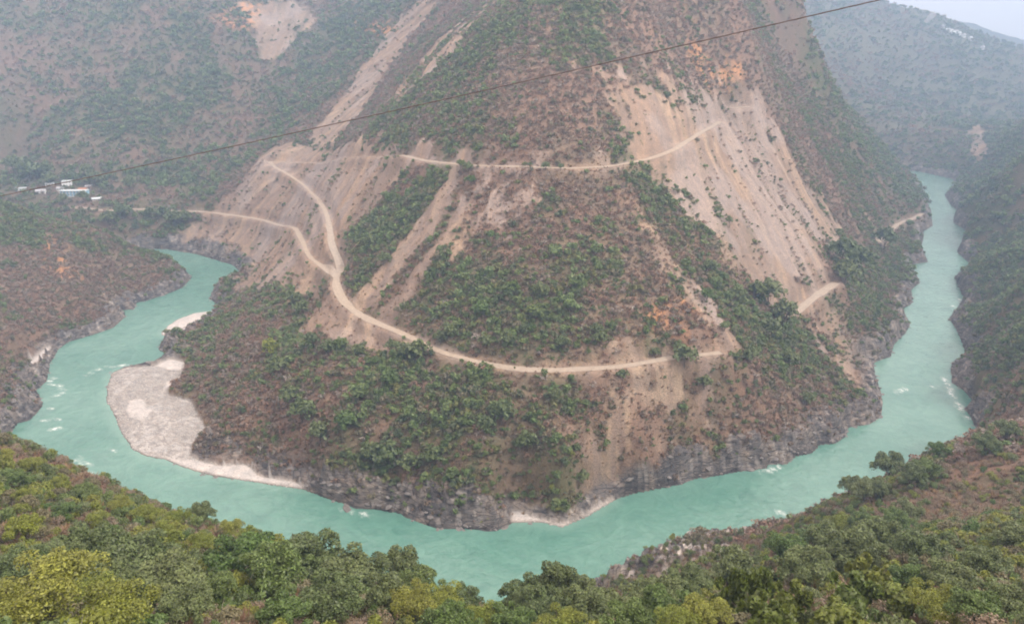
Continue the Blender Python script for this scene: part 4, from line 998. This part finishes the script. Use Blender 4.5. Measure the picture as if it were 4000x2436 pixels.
def scatter(name, label, coll, n, r0, r1, greens, dries, size, dens):
    x, y = sample_sector(n, r0, r1); f = fields_at(x, y)
    p = (f['sd'] > 1.5)*(1-f['bar'])*(1-.98*np.clip(f['bare'], 0, 1))*(1-.88*f['rock']*smooth(14, 5, f['sd']*1.0))*smooth(.6, 3.6, f['road'])*smooth(.5, 4, f['bsd'])*dens(f)
    m = rng.random(n) < p; x, y = x[m], y[m]; f = {k: v[m] for k, v in f.items()}; k = len(x)
    ix, isg = pick(rng, greens, dries, np.clip(f['green']*1.25-.02, .03, .97), k)
    s = size*(.32+1.15*rng.random(k)**2.2)*np.where(isg, .80+.5*f['green'], .92)*(1-.35*np.clip(f['bare'], 0, 1))
    sc_ = np.stack([s*(.85+.4*rng.random(k)), s*(.85+.4*rng.random(k)), s*(.8+.5*rng.random(k))], 1)
    stuff_object(name, label, coll, np.stack([x, y, f['z']-.08*s], 1), sc_, ix, 'shrubs')
    print(name, k)

scatter('near_scrub', 'tangled green and brown scrub covering the near slopes', cov_near, 30000, 12, 275, [0, 1, 2, 3, 4], [5, 6, 7], 1.35, lambda f: .35+.6*f['near'])
scatter('slope_scrub', 'low green and dry brown scrub over the middle mountainsides', cov_mid, 330000, 240, 760, [0, 1, 2, 3, 4, 5], [6, 7, 8, 8, 9, 10], 1.8, lambda f: .66+.12*f['green'])
scatter('distant_scrub', 'hazy scrub and forest on the far mountainsides', cov_mid, 90000, 760, 1350, [0, 1, 2, 3, 5], [6, 8, 8, 9], 2.8, lambda f: .6+.4*f['green'])
scatter('horizon_forest', 'blue hazy forest on the farthest mountains', cov_mid, 42000, 1350, 2100, [0, 1, 2, 3], [6, 7, 8], 4.6, lambda f: .8)

gcol = asset_collection('grass_pieces')
for i in range(4): grass_asset(gcol, 'a%02d' % i, LEAF['straw' if i % 2 else 'russet'], 300+i, 46, .75)
x, y = sample_sector(60000, 10, 420); f = fields_at(x, y)
m = rng.random(len(x)) < (f['sd'] > 2)*(1-f['bar'])*(1-f['rock']*.8)*(1-.8*f['bare'])*(f['road'] > .5)*.8
x, y = x[m], y[m]; s = .7+1.1*rng.random(len(x))
stuff_object('dry_grass', 'reddish brown dry grass between the bushes', gcol, np.stack([x, y, f['z'][m]-.03], 1), np.stack([s, s, s*(.6+.5*rng.random(len(x)))], 1), rng.integers(0, 4, len(x)), 'grass')

# ---------------------------------------------------------------- stones
M_stone = plain('river_stone', (.37, .35, .33), .9, .35, .9, bump=.3)
M_crag = plain('dark_crag', (.17, .158, .15), .92, .4, .8, bump=.5)
def stone_mesh(name, seed, mat, sharp=.25, flat=.65, subd=2):
    bm = bmesh.new(); bmesh.ops.create_icosphere(bm, subdivisions=subd, radius=1)
    g = np.random.default_rng(seed); pl = g.normal(size=(9, 3)); pl /= np.linalg.norm(pl, axis=1)[:, None]; dd = .62+.3*g.random(9)
    for v in bm.verts:
        p = np.array(v.co)
        for q, d in zip(pl, dd):
            e = p@q-d
            if e > 0: p = p-q*e*.92
        p = p*(1+g.normal()*.03)
        v.co = Vector((p[0], p[1]*.85, p[2]*flat))
    me = bpy.data.meshes.new(name); bm.to_mesh(me); bm.free(); me.materials.append(mat); return me
scol = asset_collection('stone_pieces'); rcol = asset_collection('crag_pieces')
for i in range(5):
    scol.objects.link(bpy.data.objects.new('a%02d' % i, stone_mesh('stone', 400+i, M_stone, subd=1)))
    rcol.objects.link(bpy.data.objects.new('a%02d' % i, stone_mesh('crag', 420+i, M_crag, flat=.55, subd=2)))
x, y = sample_sector(90000, 240, 460, -42, 20); f = fields_at(x, y); sd_s = grid_sample(sandm, x, y)
m = (f['bar'] > .6) & (rng.random(len(x)) < 1-.93*sd_s); x, y = x[m], y[m]
s = .16+.55*rng.random(len(x))**3
stuff_object('river_cobbles', 'pale rounded cobbles covering the gravel bars', scol, np.stack([x, y, f['z'][m]-.05*s], 1), np.stack([s, s, s], 1), rng.integers(0, 5, len(x)), 'stones')
print('cobbles', len(x))
x, y = sample_sector(60000, 190, 700, -42, 42); f = fields_at(x, y)
m = (f['sd'] > -1.2) & (f['bar'] < .3) & (f['rock'] > .4) & (rng.random(len(x)) < np.where(f['sd'] < 3, .9, .07)); x, y = x[m], y[m]
s = .35+1.5*rng.random(len(x))**3
stuff_object('shore_rocks', 'dark broken rocks lining the river banks', rcol, np.stack([x, y, np.maximum(f['z'][m], -.2)-.2*s], 1), np.stack([s*1.3, s, s*.9], 1), rng.integers(0, 5, len(x)), 'rocks')
print('rocks', len(x))
boulder_spots = [(-67.0, 263.6, 2.0, 'low dark boulder in the water off the cliff foot'), (27, 259.0, 1.4, 'dark boulder at the edge of the small pale beach')]
for bx, by, br, lb in boulder_spots:
    o = new_obj('boulder', stone_mesh('boulder', int(bx*7) % 999, M_crag, flat=.5, subd=3)); o.location = (bx, by, .1); o.scale = (br*1.5, br, br*.9); o.rotation_euler = (0, 0, bx)
    tag(o, lb, 'boulder', 'boulders in the river')

# ---------------------------------------------------------------- young plant with large leaves right below the viewer
def blade_mesh():
    t = np.linspace(0, 1, 7); w = .19*np.sin(np.pi*np.clip(t*.94+.03, 0, 1))**.8
    z = .22*t-.30*t**2
    V = np.concatenate([np.stack([t, -w, z+.05], 1), np.stack([t, 0*t, z], 1), np.stack([t, w, z+.05], 1)])
    F_ = [(r*7+i, r*7+i+1, (r+1)*7+i+1, (r+1)*7+i) for r in range(2) for i in range(6)]
    return mesh_np('leaf', V, F_, LEAF['light'], True, np.ones((21, 3)))
blade = blade_mesh()
for (px_, py_, pz_, lb) in ((-1.72, 5.85, 174.42, 'young plant with pale rosettes of large leaves at the bottom edge'),):
    gz = float(grid_sample(Zg, [px_], [py_])[0])
    root = new_obj('young_plant', None); root.location = (px_, py_, gz)
    tag(root, lb, 'plant')
    hgt = pz_-gz
    tips = [(-.06, 0, hgt), (.10, .05, hgt+.03), (.03, -.12, hgt-.10)]
    parts = [tube(np.array([(0, 0, -.1), (tx*.3, ty*.3, hgt*.5), (tx, ty, tz)]), np.array([.012, .009, .005]), 6) for tx, ty, tz in tips]
    v, f = join(parts); new_obj('stem', mesh_np('stem', v, f, M_bark), root)
    for q, (tx, ty, tz) in enumerate(tips):
        for i in range(9):
            o = new_obj('leaf', blade, root); o.location = (tx, ty, tz-.012*i)
            L_ = .10*(.75+.5*random.random())
            o.scale = (L_, L_, L_); o.rotation_euler = (random.uniform(-.3, .3), -.75+.11*i, i*2.4+q)
# ---------------------------------------------------------------- village houses
M_white = plain('whitewash', (.74, .76, .75), .8, .08, .8); M_blue = plain('blue_wash', (.30, .52, .66), .8, .1, .8)
M_tin = plain('tin_roof', (.55, .62, .64), .5, .15, .7, .5); M_slate = plain('slate_roof', (.40, .40, .42), .8, .2, 1.5); M_rust = plain('rust_roof', (.36, .17, .10), .85, .2, 1.0)
M_dark = plain('dark_opening', (.03, .035, .04), .4, .1, 1.0, .5); M_wood = plain('door_wood', (.13, .19, .25), .7, .2, 3.0); M_stonew = plain('stone_wall', (.40, .36, .32), .9, .25, 2.0)
def box_np(x0, x1, y0, y1, z0, z1):
    V = np.array([(x, y, z) for z in (z0, z1) for y in (y0, y1) for x in (x0, x1)], float)
    return V, np.array([(0, 2, 3, 1), (4, 5, 7, 6), (0, 1, 5, 4), (2, 6, 7, 3), (0, 4, 6, 2), (1, 3, 7, 5)])
def boxes(name, mat, parent, *bs):
    v, f = join([box_np(*b) for b in bs]); return new_obj(name, mesh_np(name, v, f, mat, False), parent)
def house(x, y, z, w, dep, h, rot, label, wall, roofm, nwin=2, storeys=1, flat=False, name='house', veranda=False):
    root = new_obj(name, None); root.location = (x, y, z-.2); root.rotation_euler = (0, 0, rot)
    tag(root, label, 'house', 'village houses')
    a = w/2; H_ = h*storeys
    boxes('wall', wall, root, (-a, a, 0, dep, -2.5, H_))
    if flat:
        boxes('roof', roofm, root, (-a-.3, a+.3, -.3, dep+.3, H_, H_+.25))
    else:
        v = np.array([(-a-.5, -.6, H_-.1), (a+.5, -.6, H_-.1), (a+.5, dep+.6, H_-.1), (-a-.5, dep+.6, H_-.1), (-a-.5, dep/2, H_+h*.42), (a+.5, dep/2, H_+h*.42)])
        v2 = v+np.array([0, 0, .18]); V = np.concatenate([v, v2])
        F4 = [(0, 1, 5, 4), (2, 3, 4, 5), (6, 10, 11, 7), (8, 11, 10, 9), (0, 6, 7, 1), (2, 8, 9, 3), (0, 4, 10, 6), (4, 3, 9, 10), (1, 7, 11, 5), (5, 11, 8, 2)]
        new_obj('roof', mesh_np('roof', V, F4, roofm, False), root)
        gv_ = np.array([(-a, 0, H_-.01), (-a, dep, H_-.01), (-a, dep/2, H_+h*.36), (a, 0, H_-.01), (a, dep, H_-.01), (a, dep/2, H_+h*.36)])
        new_obj('gable', mesh_np('gable', gv_, [(0, 2, 1), (3, 4, 5)], wall, False), root)
    n = nwin+1
    for s in range(storeys):
        for i in range(n):
            cx = -a+w*(i+.5)/n; z0 = s*h
            if s == 0 and i == n//2:
                boxes('door', M_wood, root, (cx-.5, cx+.5, -.08, .05, .05, h*.72))
            else:
                wo = boxes('window', M_dark, root, (cx-.45, cx+.45, -.04, .05, z0+h*.34, z0+h*.72))
                boxes('window_frame', M_white if wall is not M_white else M_wood, wo, (cx-.55, cx-.45, -.08, .04, z0+h*.30, z0+h*.76), (cx+.45, cx+.55, -.08, .04, z0+h*.30, z0+h*.76), (cx-.45, cx+.45, -.08, .04, z0+h*.72, z0+h*.76), (cx-.45, cx+.45, -.08, .04, z0+h*.30, z0+h*.34))
    if veranda:
        for i in range(n+1):
            cx = -a+w*i/n; boxes('column', M_white, root, (cx-.16, cx+.16, -1.9, -1.6, -.6, H_+.02))
        boxes('veranda_floor', M_stonew, root, (-a, a, -2.0, -.01, -1.2, .02))
        boxes('veranda_roof', M_tin, root, (-a-.3, a+.3, -2.1, -.31, H_+.02, H_+.16))
    return root
hz = lambda x, y: float(grid_sample(Zg, [x], [y])[0])
HL = [('long two storey blue and white school building with a veranda', M_blue, M_tin, 7, 2, True, 5.5, 2.9),
 ('small white house left of the school, half behind the power line', M_white, M_slate, 1, 1, False, 5, 3),
 ('pale flat roofed house uphill of the school, leftmost of the upper row', M_white, M_tin, 2, 1, True, 6, 3),
 ('white house with grey slate roof in the middle of the upper row', M_white, M_slate, 2, 1, False, 5, 2.8),
 ('two storey white house at the back of the village', M_white, M_tin, 2, 2, True, 6, 2.7),
 ('white house with rust coloured roof right behind the school', M_white, M_rust, 2, 1, False, 5, 2.9),
 ('whitewashed house farthest left in the village', M_white, M_tin, 2, 1, True, 5, 2.9),
 ('small grey hut standing alone below the school', M_stonew, M_tin, 1, 1, False, 4, 2.4),
 ('narrow stone house with slate roof behind the school', M_stonew, M_slate, 1, 1, False, 5, 2.8)]
for i, ((x, y, z, w, k), (lb, wl, rf, nw, stv, fl, dp, hh)) in enumerate(zip(HOUSES, HL)):
    house(x, y, hz(x, y), w, dp, hh, math.atan2(-x, y)*.4+.1*((i*37) % 5-2), lb, wl, rf, nw, stv, fl, 'school_building' if i == 0 else 'house' if i != 7 else 'hut', i == 0)
FLAB = ['tiny pale hut at the left end of the ridge hamlet', 'long bright building at the left of the ridge hamlet', 'second long pale building of the ridge hamlet', 'pinkish house in the middle of the ridge hamlet',
 'small house behind the pinkish one on the ridge', 'white house right of the pinkish one on the ridge', 'lone pale house farther down the ridge line', 'small bright house under the trees on the ridge', 'last tiny house at the right end of the ridge']
for i, ((x, y, z, w), lb) in enumerate(zip(FAR_HOUSES, FLAB)):
    hf = house(x, y, hz(x, y)+2.5, w, 6, 4.5, .5, lb, M_white, M_tin if i % 2 else M_slate, 2, 1, i in (1, 2))
    hf['group'] = 'houses of the ridge hamlet'

# ---------------------------------------------------------------- power line overhead
CABLE = [(-27.2, 24.0, 172.4), (-17.7, 24.6, 177.3)]
def cable_points():
    f, sp, cp = 2965.0, math.sin(R(19.8)), math.cos(R(19.8))
    L = [(0, 768, 27), (568, 642, 25.6), (1023, 545, 24.4), (1400, 466, 23.4), (1982, 335, 22), (2323, 256, 21), (2700, 170, 20), (3168, 62, 19), (3430, 0, 18.4)]
    P = []
    for px, py, t in L:
        u = (px-2000)/f; v = (1218-py)/f
        P.append((u*t, (cp+v*sp)*t, 180+(-sp+v*cp)*t))
    return np.array(P)
CP = cable_points()
s = np.linspace(0, 1, len(CP)); u = np.linspace(-1.2, 1.9, 240)
fit = [np.polyfit(CP[:, 0], CP[:, i], 2) for i in (1, 2)]
xs = CP[0, 0]+(CP[-1, 0]-CP[0, 0])*u
cline = np.stack([xs, np.polyval(fit[0], xs), np.polyval(fit[1], xs)], 1)
seg = np.concatenate([[0], np.cumsum(np.linalg.norm(np.diff(cline, axis=0), axis=1))])
tt = np.linspace(0, seg[-1], 900); cl = np.stack([np.interp(tt, seg, cline[:, i]) for i in range(3)], 1)
M_cable = plain('cable_rubber', (.075, .062, .065), .6, .2, 4.0, .3)
root = new_obj('power_line', None); root.location = cl[450]
tag(root, 'thin dark twisted power line sagging across the whole view', 'power line')
for k in range(3):
    ph = tt/0.22+k*2.094
    off = np.stack([0*ph, np.cos(ph), np.sin(ph)], 1)*.0085
    v, f = tube(cl+off-cl[450], np.full(900, .0085), 5)
    new_obj('strand', mesh_np('strand', v, f, M_cable), root)

# ---------------------------------------------------------------- smoke on the ridge, haze in the valley
def blob(name, pts, rads, seed):
    bm = bmesh.new()
    for p, r in zip(pts, rads):
        g = bmesh.ops.create_icosphere(bm, subdivisions=3, radius=r, matrix=Matrix.Translation(p))
    me = bpy.data.meshes.new(name); bm.to_mesh(me); bm.free(); return me
k = N('smoke_plume')
pv = k.n('VolumePrincipled', Color=(.95, .96, 1.0, 1), Density=.05, Anisotropy=.0)
k.t.links.new(pv.outputs[0], k.out.inputs['Volume'])
sm = new_obj('smoke', blob('smoke', [(898, 1764, 211), (902, 1766, 216), (908, 1769, 222), (915, 1772, 228)], [5, 6, 7, 8], 1)); sm.data.materials.append(k.m)
rm = sm.modifiers.new('merge', 'REMESH'); rm.mode = 'VOXEL'; rm.voxel_size = 2.0
tag(sm, 'small white plume of smoke rising near the top of the far ridge', None, None, 'stuff')

k = N('haze_air')
pv = k.n('VolumePrincipled', Color=(.43, .66, 1.0, 1), Density=HAZE, Anisotropy=.25)
k.t.links.new(pv.outputs[0], k.out.inputs['Volume'])
top = float(Zg.max())+25
v, f = box_np(-4200, 4200, -120, 4600, -8, top)
hz_o = new_obj('haze', mesh_np('haze', v, f, k.m, False)); tag(hz_o, 'pale blue haze filling the valley', None, None, 'stuff')
